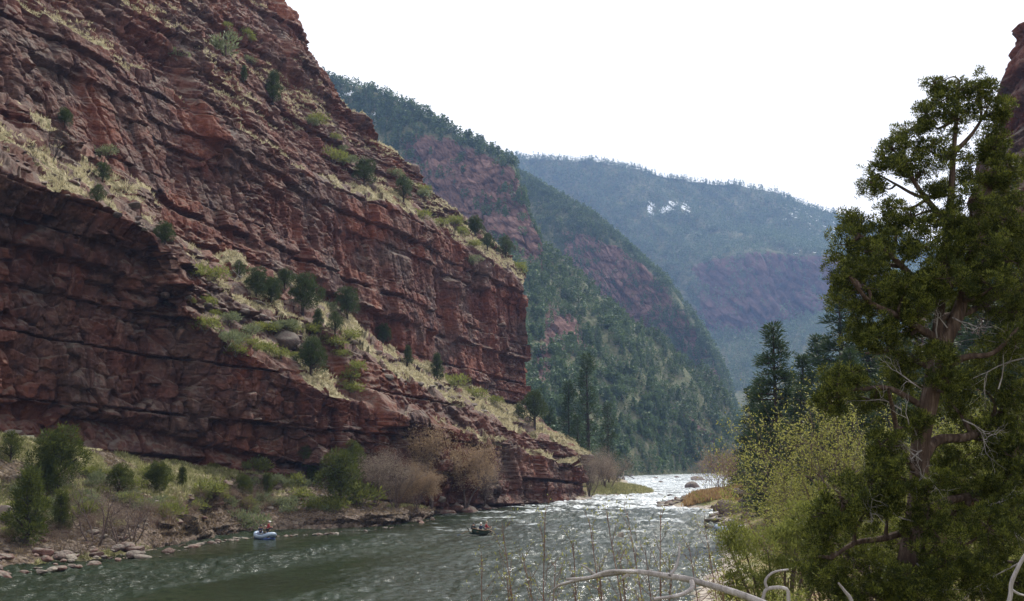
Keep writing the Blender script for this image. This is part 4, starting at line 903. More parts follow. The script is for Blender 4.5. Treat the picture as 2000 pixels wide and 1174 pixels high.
# ------------------------------------------------------------------ grass (nobody could count it)
def grass_stuff(name, pts, h, mat, R, per=7, lean=.5):
    n = len(pts); h = np.broadcast_to(h, n); o = R.randn(n, per, 3) * [.14, .14, 0] * h[:, None, None] * 2
    D = R.randn(n, per, 3) * lean + [0, 0, 1.]; L = (h[:, None] * (.6 + .6 * R.rand(n, per))).ravel()
    rn = np.clip(R.rand(n)[:, None] * .7 + R.rand(n, per) * .4, 0, 1)
    V, Fq = leaves((pts[:, None] + o).reshape(-1, 3), D.reshape(-1, 3), L, L * .22, R, .3)
    o = mesh_obj(name, V, Fq, mat, attrs={'rnd': np.repeat(rn.ravel(), 4)}); return tag(o, kind='stuff')
RG = np.random.RandomState(5)
g = CL['grass']; Nc = normals(CL['P']); nz = Nc[..., 2] * np.sign((Nc[..., 2]).mean()); w = (g > .45) * (nz > .35) * (CL['T'] < 112) * (CL['T'] > 15) * 1.0
grass_stuff('ledge_grass', surf_sample(CL['P'], w, 22000, RG), RG.uniform(.25, .7, 22000), M_GRS, RG)
w = (BK['gr'] > .45) * 1.0 * (BK['vv'] > 1.4)[:, None]
grass_stuff('bank_grass', surf_sample(BK['P'], w, 16000, RG), RG.uniform(.2, .55, 16000), M_GRG, RG)
w = (BK['gr'] <= .45) * 1.0 * (BK['vv'] > 1.9)[:, None] * (BK['vv'] < 5)[:, None]
grass_stuff('bank_litter', surf_sample(BK['P'], w, 14000, RG), RG.uniform(.12, .4, 14000), M_DRY, RG, lean=.9)
def area_pts(corners, n, R):
    a, b_, c, d = [GZ(*q)[:2] for q in corners]; u, v = R.rand(n, 1), R.rand(n, 1); xy = (a * (1 - u) + b_ * u) * (1 - v) + (d * (1 - u) + c * u) * v
    k = sdist(xy[:, 0], xy[:, 1]) > .8; xy = xy[k]; return np.column_stack([xy, ground_h(xy[:, 0], xy[:, 1])])
q = area_pts([(1335, 992), (1460, 992), (1475, 962), (1375, 967)], 5000, RG); grass_stuff('rust_grass', q, RG.uniform(.5, 1.1, len(q)), M_ORG, RG, lean=.25)
q = area_pts([(1152, 971), (1290, 968), (1245, 952), (1152, 955)], 5000, RG); grass_stuff('spit_grass', q, RG.uniform(.4, .9, len(q)), M_GRG, RG, lean=.3)
q = area_pts([(1230, 925), (1380, 925), (1380, 919), (1230, 919)], 2500, RG); grass_stuff('far_bank_grass', q, RG.uniform(.5, 1.2, len(q)), M_GRS, RG, lean=.3)
import bmesh
# ------------------------------------------------------------------ boulders
def boulder_mesh(seed, mat, flat=.7, sub=3):
    bm = bmesh.new(); bmesh.ops.create_icosphere(bm, subdivisions=sub, radius=1.0); R = np.random.RandomState(seed)
    V = np.array([v.co[:] for v in bm.verts]); Fq = np.array([[v.index for v in f.verts] for f in bm.faces]); bm.free()
    pl = rdir(R, 14); dd = R.uniform(.55, .95, 14)
    for nrm, d_ in zip(pl, dd):
        k = V @ nrm; V = V - np.maximum(0, k - d_)[:, None] * nrm * .95
    V = V * (1 + .07 * fbm(V[:, 0] * 2 + seed, V[:, 1] * 2, V[:, 2] * 2, 3))[:, None] * [1.25, .95, flat]
    return raw_mesh('boulder', V, Fq, mat, attrs={'tone': np.full(len(V), R.uniform(.2, .8))})
MB_R = rock_mat('red_boulder_rock', [(.09, .04, .035), (.18, .09, .075), (.27, .15, .13), (.4, .28, .25)], GREYS, 3, grass=False, stain=.3)
MB_P = rock_mat('pale_boulder_rock', [(.13, .11, .1), (.23, .2, .17), (.34, .3, .25), (.48, .43, .37)], [(.12, .1, .095), (.28, .25, .22)], 3, grass=False, stain=.1)
MB_D = rock_mat('dark_boulder_rock', [(.05, .035, .035), (.1, .07, .065), (.16, .12, .11), (.26, .2, .17)], [(.06, .05, .05), (.14, .12, .11)], 3, grass=False, stain=.3)
BR = {k: [boulder_mesh(700 + i * 3 + j, m_, .72) for j in range(3)] for i, (k, m_) in enumerate([('r', MB_R), ('p', MB_P), ('d', MB_D)])}
def gup(P_):
    P_ = np.array(P_, float); P_[2] = max(P_[2], float(ground_h(P_[0:1], P_[1:2])[0])); return P_
def boulder(k, P_, w, lab, grp, R=RR, hz=1.0, i=0, name='boulder'):
    o = link(bpy.data.objects.new(name, BR[k][R.randint(3)])); o.location = [float(v) for v in P_]; s_ = w / 2.3
    o.scale = (s_ * R.uniform(.9, 1.15), s_ * R.uniform(.8, 1.1), s_ * hz); o.rotation_euler = (R.uniform(-.2, .2), R.uniform(-.2, .2), R.rand() * 6.28)
    return tag(o, lab, 'rock', grp)
RVB = [(1354, 953, 36, .62, 'd', 'large mossy rounded boulder standing in the white river'), (1363, 938, 28, .5, 'd', 'long low dark rock behind the mossy boulder'), (1297, 923, 22, 1.1, 'p', 'pale topped boulder at the far edge of the river'), (1323, 925, 18, 1.3, 'd', 'dark jagged boulder right of the pale topped one'),
       (1322, 933, 9, .7, 'd', 'small dark rock in midstream before the jagged boulder'), (1280, 934, 12, .35, 'd', 'flat dark rock in midstream'), (1291, 942, 9, .6, 'd', 'little rounded rock alone in the white river'), (1218, 938, 9, 1.6, 'd', 'upright dark rock at the left edge of the rapids'),
       (1200, 929, 16, .6, 'r', 'reddish slab at the left edge of the rapids'), (1234, 930, 9, .7, 'd', 'small dark rock beside the driftwood'), (1243, 922, 22, .4, 'r', 'flat orange rock ledge on the far shore'), (1250, 959, 10, 1.2, 'd', 'pointed dark rock at the tip of the grassy spit'), (1268, 962, 7, 1.1, 'd', 'knob of dark rock off the grassy spit'),
       (1310, 968, 16, .25, 'd', 'thin flat rock awash beyond the grassy spit'), (1355, 925, 22, .5, 'd', 'low dark rocks against the right bank far upstream'), (1212, 1048, 13, 1.5, 'p', 'pale standing rock among the sapling stems'), (1322, 979, 14, 1.0, 'r', 'purple boulder on the gravel bar'),
       (1430, 1012, 42, .9, 'd', 'large dark boulder at the head of the right shore rock pile'), (1415, 1000, 34, 1.0, 'r', 'deep red boulder behind the large dark one'), (1448, 990, 40, 1.0, 'r', 'red boulder at the top of the right shore pile'), (1400, 1022, 38, .35, 'p', 'pale flat slab at the waterline of the right shore'), (1404, 1030, 22, .4, 'p', 'smaller pale slab in front of the flat one'), (1465, 1008, 36, 1.1, 'd', 'dark boulder half hidden by the green bush'), (1388, 1010, 20, .6, 'd', 'dark wet rock at the left of the right shore pile')]
for px, py, wp, hz, k, lab in RVB:
    P_ = gup(GZ(px, py, 0.0)); boulder(k, P_, size_at(P_, wp) * 1.3, lab, 'boulders in and beside the river', hz=hz * 1.35)
for px, py, wp, hz, k, lab in [(865, 1003, 50, .8, 'r', 'long pinkish boulder on the shore in front of the orange willows'), (910, 998, 52, .7, 'r', 'low dark red boulder on the shore right of the pinkish one'), (945, 990, 36, .8, 'r', 'red boulder at the right of the shore boulders'), (835, 1005, 40, .8, 'd', 'dark boulder at the left of the shore boulders'), (888, 990, 34, 1.0, 'r', 'pink boulder set back behind the shore boulders'),
        (552, 665, 60, 1.2, 'd', 'big grey cubic block standing below the tall open juniper'), (500, 590, 32, .6, 'p', 'pale lichened slab under the juniper thicket'), (450, 650, 34, .4, 'd', 'flat grey slab on the lower grass ledge'), (808, 330, 26, 1.5, 'r', 'knob of rock standing on the cliff skyline'), (325, 595, 22, .8, 'd', 'loose block at the lip of the overhanging buttress'),
        (260, 400, 40, .35, 'p', 'pale tilted slab at the tip of the upper left grass ledge'), (215, 412, 30, .4, 'p', 'pale flat stone by the rounded juniper bush'), (20, 842, 40, .5, 'p', 'pale weathered slab at the extreme left under the cliff'), (10, 1010, 40, 2.0, 'd', 'dark block at the extreme left behind the big juniper'), (440, 940, 26, .8, 'r', 'red fallen block at the foot of the cliff'), (395, 955, 22, .8, 'r', 'smaller red fallen block left of the first'), (860, 975, 22, 1.0, 'p', 'pale block under the tall orange willow')]:
    P_ = hit(px, py); boulder(k, P_, size_at(P_, wp), lab, 'boulders on the ledges and bank', hz=hz)
RK = np.random.RandomState(31)
sp = np.array([GZ(a, b, 0)[:2] for a, b in zip([-60, 0, 150, 300, 400, 500, 640, 720, 790, 870, 960, 1050], [1134, 1124, 1107, 1088, 1064, 1050, 1044, 1037, 1030, 1007, 995, 986])])
for i in range(230):
    t = RK.rand() ** 1.1 * 6.2 if i < 190 else RK.uniform(6, 10.8); k = int(t); xy = sp[k] * (1 - t + k) + sp[k + 1] * (t - k); off = RK.uniform(-.9, 4.0) if t < 3.2 else RK.uniform(-.5, .6)
    xy = xy + NB[:2] * off; w_ = .22 + (1.7 if t < 3.2 else 1.0) * RK.rand() ** 2.2
    boulder('pprrd'[RK.randint(5)], (xy[0], xy[1], .05 + max(0, off) * .22), w_, ['pale rounded rock among many along the left waterline', 'pale rock in the row at the foot of the willows'][i >= 190], 'rocks along the left waterline', RK, RK.uniform(.5, .9), name='shore_rock')
for i in range(60):
    if i < 36: px, py = RK.uniform(1288, 1400), 0; py = np.interp(px, [1288, 1330, 1400], [986, 982, 990]) + RK.uniform(-4, 5)
    else: px, py = RK.uniform(1385, 1470), RK.uniform(998, 1035)
    P_ = gup(GZ(px, py, .1)); boulder('rdp'[RK.randint(3)], P_, RK.uniform(.8, 2.0) if i < 36 else RK.uniform(.8, 2.0), ['rounded cobble on the gravel bar pointing into the river', 'rock in the pile on the right shore'][i >= 36], ['cobbles on the gravel bar', 'rocks in the right shore pile'][i >= 36], RK, .8, name='shore_rock')
for i in range(50):
    px = RK.uniform(1155, 1300); py = np.interp(px, [1155, 1210, 1300], [972, 970, 966]) + RK.uniform(-1.5, 1.5); P_ = gup(GZ(px, py, 0))
    boulder('prd'[RK.randint(3)], P_, RK.uniform(.4, 1.1), 'small rock edging the grassy spit past the cliff', 'rocks edging the grassy spit', RK, .6, name='shore_rock')
for i in range(14):
    px, py = RK.uniform(1195, 1260), RK.uniform(924, 936); P_ = GZ(px, py, 0); boulder('rdp'[RK.randint(3)], P_, RK.uniform(1, 2.6), 'low rock scattered at the left of the far rapids', 'rocks at the left of the rapids', RK, .5, name='shore_rock')
for i in range(90):
    px = RK.uniform(5, 720); py = np.interp(px, [0, 300, 450, 720], [1085, 1045, 1000, 985]) - RK.uniform(0, 95) * (1 - px / 1100) ; P_ = hit(px, py)
    boulder('rdrp'[RK.randint(4)], P_, RK.uniform(.35, 1.3), 'angular rock half buried in the slope of the left bank', 'rocks on the slope of the left bank', RK, .7, name='slope_rock')
for i in range(60):
    px = RK.uniform(320, 1100); py = np.interp(px, [320, 480, 640, 800, 1100], [560, 640, 670, 740, 870]) + RK.uniform(-55, 25) * (1 - px / 1600); P_ = hit(px, py)
    boulder('rdrp'[RK.randint(4)], P_, RK.uniform(.5, 2.0), 'fallen block lying in the grass of the middle cliff ledge', 'fallen blocks on the middle cliff ledge', RK, .7, name='slope_rock')
for i in range(25):
    px = RK.uniform(0, 290); py = np.interp(px, [0, 290], [240, 425]) + RK.uniform(-5, 90) * (1 - px / 420); P_ = hit(px, py)
    boulder('rdrp'[RK.randint(4)], P_, RK.uniform(.4, 1.5), 'stone lying in the straw grass of the upper left ledge', 'stones on the upper left ledge', RK, .6, name='slope_rock')
# driftwood on the far left of the rapids
t = Acc(); a_, b_ = GZ(1222, 928, .8), GZ(1240, 936, .2); c_ = GZ(1232, 927, 1.6)
t.add(tube([a_, (a_ + b_) / 2 + [0, 0, .3], b_], [.28, .24, .12], 7, .2)); t.add(tube([(a_ + b_) / 2, c_], [.14, .05], 5, .2))
c0 = np.array(a_); o = link(bpy.data.objects.new('driftwood_log', t.mesh('driftwood_log', M_BARKD))); tag(o, 'dark driftwood log stranded at the left of the far rapids', 'log')
t = Acc(); a_, b_ = hit(470, 545) + [0, 0, .3], hit(440, 548) + [0, 0, .5]
RD = np.random.RandomState(3); out = []; grow(RD, a_, (b_ - a_) * [1, 1, .3] + [0, 0, .3], 2.2, .09, 3, out, .5, .0)
t.add(seg_mesh(out, 4)); tag(link(bpy.data.objects.new('fallen_dead_tree', t.mesh('fallen_dead_tree', M_DEAD))), 'bleached fallen dead tree lying in the juniper thicket under the red wall', 'dead tree')

# ------------------------------------------------------------------ people and boats
def plain(name, c, rough=.6, spec=.3):
    m_, nt_, _, _ = new_mat(name); b = NB_(nt_); n = b.noise(b.new('ShaderNodeTexCoord').outputs['Object'], 9, 4)
    b.out(b.bsdf(b.mix(b.rng(n, .35, .65, 0, .35), c, tuple(v * .6 for v in c)), rough, None, spec)); return m_
M_SKIN = plain('skin', (.42, .24, .17)); M_NAVY = plain('navy_cloth', (.02, .03, .07)); M_RED = plain('red_cloth', (.3, .04, .05)); M_BLK = plain('black_cloth', (.02, .022, .026)); M_OLC = plain('olive_cloth', (.09, .09, .06)); M_TAN = plain('tan_cloth', (.32, .27, .2))
M_WHT = plain('white_cloth', (.72, .7, .68)); M_HAIR = plain('brown_hair', (.05, .03, .02)); M_RUB = plain('pale_blue_rubber', (.3, .38, .5), .4); M_RUBD = plain('blue_rubber', (.05, .09, .26), .4); M_HULL = plain('dark_green_hull', (.03, .05, .035), .4); M_WOOD = plain('varnished_wood', (.25, .14, .07), .45); M_MET = plain('grey_metal', (.35, .36, .38), .4); M_EYE = plain('eye_dark', (.02, .02, .02), .3)
def skin_obj(name, verts, edges, rad, mat, parent, root=0, lvl=1):
    me = bpy.data.meshes.new(name); me.from_pydata([tuple(v) for v in verts], edges, []); me.materials.append(mat)
    o = link(bpy.data.objects.new(name, me), parent); md = o.modifiers.new('skin', 'SKIN'); md.use_smooth_shade = True
    lay = me.skin_vertices[0].data if me.skin_vertices else None
    if lay is None: bpy.context.view_layer.update(); lay = me.skin_vertices[0].data
    for i, r in enumerate(rad):
        rr = r if isinstance(r, tuple) else (r, r); lay[i].radius = rr; lay[i].use_root = (i == root)
    s_ = o.modifiers.new('subsurf', 'SUBSURF'); s_.levels = lvl; s_.render_levels = lvl; return o
def person(label, loc, rz, pose, top, trousers, hat=None, vest=None, scale=1.0):
    """pose: dict of joints (m, facing +Y): hip, chest, neck, head, and per side elbow, hand, knee, foot"""
    e = empty('person', [float(v) for v in loc], rz); e.scale = (scale,) * 3; tag(e, label, 'person')
    J_ = pose; V = []; E = []; Rd = []
    def add(p, r, par=None):
        V.append(np.array(p, float)); Rd.append(r); i = len(V) - 1
        if par is not None: E.append((par, i))
        return i
    hip = add(J_['hip'], (.15, .11)); wa = add((np.array(J_['hip']) * .5 + np.array(J_['chest']) * .5), (.13, .10), hip); ch = add(J_['chest'], (.165, .115), wa)
    nk = add(J_['neck'], .055, ch); hd = add(np.array(J_['head']) - [0, 0, .04], (.07, .08), nk); ht = add(np.array(J_['head']) + [0, 0, .07], (.072, .085), hd)
    fw = np.array(J_.get('face', (0, 1, 0)), float); add(np.array(J_['head']) + fw * .105 - [0, 0, .01], .014, hd)
    ends = []
    for sd in (-1, 1):
        k = 'L' if sd < 0 else 'R'; sh = add(np.array(J_['chest']) + [sd * .18, 0, .07], .06, ch); el = add(J_['elbow' + k], .042, sh); ha = np.array(J_['hand' + k], float); wr = add(ha, .028, el)
        d = unit(ha - np.array(J_['elbow' + k])); pm = add(ha + d * .06, (.04, .022), wr); side = unit(np.cross(d, [0, 0, 1.01]))
        for q, (o_, L_) in enumerate(zip((-.03, -.01, .01, .03), (.065, .075, .07, .055))):
            a = add(ha + d * .1 + side * o_, .010, pm); add(ha + d * (.1 + L_ * .6) + side * o_ * 1.1 + [0, 0, -.03], .008, a)
        add(ha + d * .06 - side * sd * .055, .010, pm)
        hp_ = add(np.array(J_['hip']) + [sd * .09, 0, -.04], .085, hip); kn = add(J_['knee' + k], .058, hp_); ft = add(J_['foot' + k], .042, kn); f2 = np.array(J_['foot' + k]) + [0, .15, -.03]; add(f2, .035, ft)
    skin_obj('body', V, E, Rd, M_SKIN, e)
    V2 = [J_['hip'], wa_ := np.array(V[wa]), J_['chest'], np.array(J_['chest']) + [0, 0, .13]]; E2 = [(0, 1), (1, 2), (2, 3)]; R2_ = [(.175, .14), (.165, .13), (.195, .145), .075]
    for sd, k in ((-1, 'L'), (1, 'R')):
        n = len(V2); V2 += [np.array(J_['chest']) + [sd * .19, 0, .07], J_['elbow' + k], np.array(J_['hand' + k]) * .93 + np.array(J_['elbow' + k]) * .07]; E2 += [(2, n), (n, n + 1), (n + 1, n + 2)]; R2_ += [.08, .062, .045]
    skin_obj('jacket', V2, E2, R2_, top, e)
    V3 = [J_['hip']]; E3 = []; R3_ = [(.172, .135)]
    for sd, k in ((-1, 'L'), (1, 'R')):
        n = len(V3); V3 += [np.array(J_['hip']) + [sd * .09, 0, -.05], J_['knee' + k], np.array(J_['foot' + k]) + [0, 0, .05]]; E3 += [(0, n), (n, n + 1), (n + 1, n + 2)]; R3_ += [.105, .078, .06]
    skin_obj('trousers', V3, E3, R3_, trousers, e)
    for sd, k in ((-1, 'L'), (1, 'R')):
        f = np.array(J_['foot' + k]); skin_obj('boot', [f + [0, -.03, -.02], f + [0, .08, -.03], f + [0, .18, -.04]], [(0, 1), (1, 2)], [.055, .05, .04], M_BLK, e)
    H = np.array(J_['head']) + [0, 0, .05]
    def dome(name, r, z0, mat, brim=0):
        th = np.linspace(0, 2 * math.pi, 17)[:-1]; prof = [(r * (1 + brim), z0 - .008), (r * 1.02, z0), (r * .98, z0 + r * .4), (r * .75, z0 + r * .85), (r * .3, z0 + r * 1.08), (.001, z0 + r * 1.12)]
        Vh = np.array([[H[0] + a * math.cos(t_), H[1] + a * 1.12 * math.sin(t_), H[2] + z] for a, z in prof for t_ in th]); n = len(th); a = np.arange(len(prof) * n).reshape(-1, n); b2 = np.roll(a, -1, 1)
        mesh_obj(name, Vh, np.stack([a[:-1].ravel(), b2[:-1].ravel(), b2[1:].ravel(), a[1:].ravel()], 1), mat, e, smooth=True)
    dome('hair', .098, -.03, M_HAIR)
    if hat: dome('hat', .106, .02, hat, .45)
    for sd in (-1, 1):
        ev, ef = segs([np.array(J_['head']) + fw * .078 + np.cross(fw, [0, 0, 1]) * sd * .032 + [0, 0, .03]], [np.array(J_['head']) + fw * .09 + np.cross(fw, [0, 0, 1]) * sd * .032 + [0, 0, .03]], .01, .006, 6); mesh_obj('eye', ev, ef, M_EYE, e)
    return e
SIT = dict(hip=(0, 0, .45), chest=(0, .05, .86), neck=(0, .06, 1.02), head=(0, .09, 1.15), elbowL=(-.27, .1, .68), handL=(-.2, .36, .66), elbowR=(.27, .1, .68), handR=(.2, .36, .66), kneeL=(-.13, .42, .5), footL=(-.13, .5, .09), kneeR=(.13, .42, .5), footR=(.13, .5, .09))
ROW = dict(SIT, chest=(0, .0, .87), head=(0, .02, 1.16), neck=(0, .01, 1.03), elbowL=(-.32, .18, .72), handL=(-.3, .46, .74), elbowR=(.32, .18, .72), handR=(.3, .46, .74))
STD = dict(hip=(0, 0, .95), chest=(0, .1, 1.36), neck=(0, .15, 1.5), head=(0, .22, 1.61), elbowL=(-.26, .2, 1.12), handL=(-.12, .42, 1.1), elbowR=(.26, .2, 1.14), handR=(.12, .44, 1.16), kneeL=(-.12, .05, .5), footL=(-.14, -.04, .09), kneeR=(.12, .07, .5), footR=(.15, .02, .09))
def raft(label, loc, rz, L=4.2, W=1.9, tr=.25, main=None):
    e = empty('raft', [float(v) for v in loc], rz); tag(e, label, 'boat')
    a = []; n = 28
    for i in range(n + 1):
        t_ = i / n * 2 * math.pi; c, s_ = math.cos(t_), math.sin(t_); x = W / 2 * np.sign(c) * abs(c) ** .55; y = L / 2 * np.sign(s_) * abs(s_) ** .8; a.append([x, y, .28 + .3 * (abs(y) / (L / 2)) ** 3])
    link(bpy.data.objects.new('air_tube', (lambda q: (q.add(tube(a, [tr] * (n + 1), 12, 0, 2)), q.mesh('air_tube', main or M_RUB, True))[1])(Acc())), e)
    mesh_obj('floor', [[x, y, .14] for x, y in [(-W / 2, -L * .38), (W / 2, -L * .38), (W / 2, L * .38), (-W / 2, L * .38)]] + [[x, y, .02] for x, y in [(-W / 2, -L * .38), (W / 2, -L * .38), (W / 2, L * .38), (-W / 2, L * .38)]], [[0, 1, 2, 3], [7, 6, 5, 4], [0, 4, 5, 1], [2, 6, 7, 3], [1, 5, 6, 2], [3, 7, 4, 0]], M_RUBD, e)
    for y in (-.9, .9): q = Acc(); q.add(tube([[-W / 2, y, .5], [0, y, .53], [W / 2, y, .5]], [.09] * 3, 8)); link(bpy.data.objects.new('thwart', q.mesh('thwart', M_RUBD, True)), e)
    q = Acc()
    for s_ in (-1, 1): q.add(tube([[s_ * W / 2 * .9, -.9, .56], [s_ * W / 2 * .9, .9, .56]], [.025, .025], 6))
    q.add(tube([[-W / 2, 0, .57], [W / 2, 0, .57]], [.025, .025], 6)); link(bpy.data.objects.new('rowing_frame', q.mesh('rowing_frame', M_MET, True)), e)
    return e
def drift_boat(label, loc, rz, L=4.8, W=1.7):
    e = empty('drift_boat', [float(v) for v in loc], rz); tag(e, label, 'boat'); n = 15; V = []
    ys = np.linspace(-L / 2, L / 2, n)
    for y in ys:
        f = 2 * y / L; w = W / 2 * (1 - abs(f) ** 2.4) ** .8 + (.28 if f < 0 else .02) * abs(f); z0 = .02 + .32 * f * f; z1 = .52 + .3 * f * f
        V.append([[-w * .68, y * .9, z0], [-w, y, z1], [-w + .05, y, z1], [-w * .66 + .03, y * .9, z0 + .05], [w * .66 - .03, y * .9, z0 + .05], [w - .05, y, z1], [w, y, z1], [w * .68, y * .9, z0]])
    V = np.array(V); k = 8; a = np.arange(n * k).reshape(n, k); b2 = np.roll(a, -1, 1); Fq = np.stack([a[:-1].ravel(), b2[:-1].ravel(), b2[1:].ravel(), a[1:].ravel()], 1)
    caps = [[0, 1, 2, 3], [0, 3, 4, 7], [4, 5, 6, 7]]; caps = caps + [[c + (n - 1) * k for c in q][::-1] for q in caps]
    mesh_obj('hull', V.reshape(-1, 3), np.concatenate([Fq, caps]), M_HULL, e)
    for sx in (-1, 1):
        q = Acc(); j = 1 if sx < 0 else 6; q.add(tube(V[:, j] + [sx * .02, 0, .02], [.03] * n, 6)); link(bpy.data.objects.new('gunwale', q.mesh('gunwale', M_WOOD, True)), e)
    for y in (-1.2, 0, 1.2):
        w = .62; bx = np.array([[x, yy, z] for x in (-w, w) for yy in (y - .16, y + .16) for z in (.40, .45)]); mesh_obj('seat', bx, [[0, 1, 3, 2], [4, 6, 7, 5], [0, 4, 5, 1], [2, 3, 7, 6], [0, 2, 6, 4], [1, 5, 7, 3]], M_WOOD, e)
    return e
def oar(label, a, b_, grp=None):
    a, b_ = np.array(a, float), np.array(b_, float); e = empty('oar', a.tolist()); tag(e, label, 'oar', grp); d = unit(b_ - a); q = Acc(); q.add(tube([[0, 0, 0], (b_ - a) * .5, b_ - a], [.022, .025, .022], 6)); link(bpy.data.objects.new('shaft', q.mesh('shaft', M_WOOD, True)), e)
    s_ = unit(np.cross(d, [0, 0, 1])) * .08; u_ = unit(np.cross(s_, d)) * .012; c = b_ - a; V = [c - s_ * .4 + u_, c + s_ * .4 + u_, c + d * .6 + s_ + u_, c + d * .6 - s_ + u_]; V += [v - 2 * u_ for v in V]
    mesh_obj('blade', V, [[0, 1, 2, 3], [7, 6, 5, 4], [0, 4, 5, 1], [1, 5, 6, 2], [2, 6, 7, 3], [3, 7, 4, 0]], M_RUBD, e); return e
def loc_rot(base, rz, p):
    c, s_ = math.cos(rz), math.sin(rz); return np.array([base[0] + p[0] * c - p[1] * s_, base[1] + p[0] * s_ + p[1] * c, base[2] + p[2]])
# pale raft by the left bank
B1_ = GZ(517, 1052, 0); rz1 = math.radians(-140); B1_[2] = -.05
raft('pale blue inflatable raft drifting beside the left bank rocks', B1_, rz1, 2.9, 1.3, .2)
person('person standing bent forward in the raft, red top and dark waders', loc_rot(B1_, rz1, (.1, .75, .14)), rz1 + 1.2, STD, M_RED, M_BLK, M_WHT, scale=.98)
person('person in dark green sitting low in the middle of the raft', loc_rot(B1_, rz1, (0, -.1, .08)), rz1 + .3, SIT, M_OLC, M_BLK, M_TAN)
person('person in dark blue sitting at the stern of the raft', loc_rot(B1_, rz1, (0, -.95, .08)), rz1, ROW, M_NAVY, M_BLK, M_BLK)
# drift boat in midstream
B2_ = GZ(938, 1046, 0); rz2 = math.radians(-35); B2_[2] = .06
drift_boat('dark green wooden drift boat with upturned ends in midstream', B2_, rz2, 3.7, 1.5)
person('person in dark red and black sitting at the left end of the drift boat', loc_rot(B2_, rz2, (-.15, -1.05, .04)), rz2 + .4, SIT, M_BLK, M_OLC, M_BLK)
person('person in navy with a pale cap rowing in the middle of the drift boat', loc_rot(B2_, rz2, (.1, -.05, .0)), rz2, ROW, M_NAVY, M_BLK, M_WHT)
person('person in a red jacket sitting at the right end of the drift boat', loc_rot(B2_, rz2, (.05, .95, .1)), rz2 - .6, SIT, M_RED, M_BLK, M_TAN)
oar('left oar of the drift boat trailing to the left', loc_rot(B2_, rz2, (-.45, .1, .75)), GZ(900, 1043, .15), 'oars of the drift boat')
oar('right oar of the drift boat with its blade out over the water', loc_rot(B2_, rz2, (.5, .1, .75)), GZ(966, 1040, .3), 'oars of the drift boat')
# boat half hidden by the right bank bush
B3_ = GZ(1424, 1038, 0); rz3 = math.radians(70); B3_[2] = -.05
raft('white raft moored at the right shore rocks, half hidden by the bush', B3_, rz3, 2.8, 1.4)
person('person in navy with a white hat sitting in the raft by the right shore', loc_rot(B3_, rz3, (.1, -.3, .1)), rz3 + .5, SIT, M_NAVY, M_NAVY, M_WHT)
# ------------------------------------------------------------------ the big old juniper on the right
RJ = np.random.RandomState(41); JY = 15.0
def JP(px, py, dy=0.0): return PY(px, py, JY + dy)
base = JP(1762, 1200); gz = float(ground_h(np.array([base[0]]), np.array([base[1]]))[0])
tree = empty('juniper_tree', (float(base[0]), float(base[1]), gz)); tag(tree, 'large old juniper with twisted shaggy trunk filling the right foreground', 'tree')
O = np.array(tree.location)
def local(a): return np.asarray(a, float) - O
trunk = [np.array([base[0] - .1, base[1], gz - .4]), JP(1765, 1174), JP(1785, 1060), JP(1795, 960, .1), JP(1798, 860), JP(1818, 760, -.1), JP(1828, 680), JP(1838, 590, .1), JP(1845, 500), JP(1856, 400, .1), JP(1862, 310), JP(1868, 230), JP(1874, 160)]
tr_r = [.22, .19, .16, .125, .115, .11, .085, .065, .06, .05, .04, .028, .014]
tk = Acc(); tk.add(tube(local(trunk), tr_r, 22, .28, 8, 3, .35))
LIMBS = [([(1828, 700), (1868, 620), (1880, 560), (1872, 470), (1885, 430)], .11, 0), ([(1845, 430), (1810, 390), (1780, 345), (1765, 300)], .05, 0), ([(1850, 380), (1800, 385), (1750, 360), (1715, 340)], .035, .2), ([(1862, 300), (1900, 260), (1930, 210)], .045, .1),
    ([(1875, 470), (1920, 400), (1945, 330), (1950, 260)], .06, .2), ([(1880, 560), (1930, 500), (1975, 430), (2010, 390)], .06, .1), ([(1830, 600), (1780, 540), (1740, 500), (1680, 460)], .07, -.2), ([(1826, 660), (1760, 620), (1700, 590), (1660, 540)], .06, -.5), ([(1822, 720), (1750, 690), (1690, 690)], .05, .3),
    ([(1810, 800), (1740, 760), (1680, 760), (1635, 765)], .05, -.4), ([(1800, 900), (1830, 860), (1900, 850), (1960, 800), (2010, 770)], .1, .6), ([(1796, 960), (1740, 930), (1690, 950), (1650, 985)], .07, -.5), ([(1790, 1030), (1730, 1050), (1670, 1060), (1625, 1090)], .06, -.3), ([(1790, 1010), (1850, 980), (1920, 960), (1980, 920)], .08, .5),
    ([(1785, 1090), (1840, 1070), (1880, 1060)], .05, -.5), ([(1775, 1130), (1830, 1110), (1900, 1090), (1990, 1100)], .07, .6), ([(1820, 740), (1880, 700), (1940, 690), (1990, 640)], .06, -.3), ([(1795, 940), (1760, 870), (1744, 800), (1735, 760)], .05, -.6), ([(1835, 620), (1890, 610), (1950, 580), (2000, 560)], .06, .4)]
nodes = list(local(trunk)); nr = list(tr_r)
for pts, r, dy in LIMBS:
    q = [JP(px, py, dy * (i + .0) / (len(pts) - 1) * 2) for i, (px, py) in enumerate(pts)]; q = local(q); tk.add(tube(q, np.linspace(r, r * .3, len(q)), 9, .2, 5, int(r * 1000)))
    for a, b_ in zip(q[:-1], q[1:]):
        for f in (.5, 1): nodes.append(a + (b_ - a) * f); nr.append(r * .5)
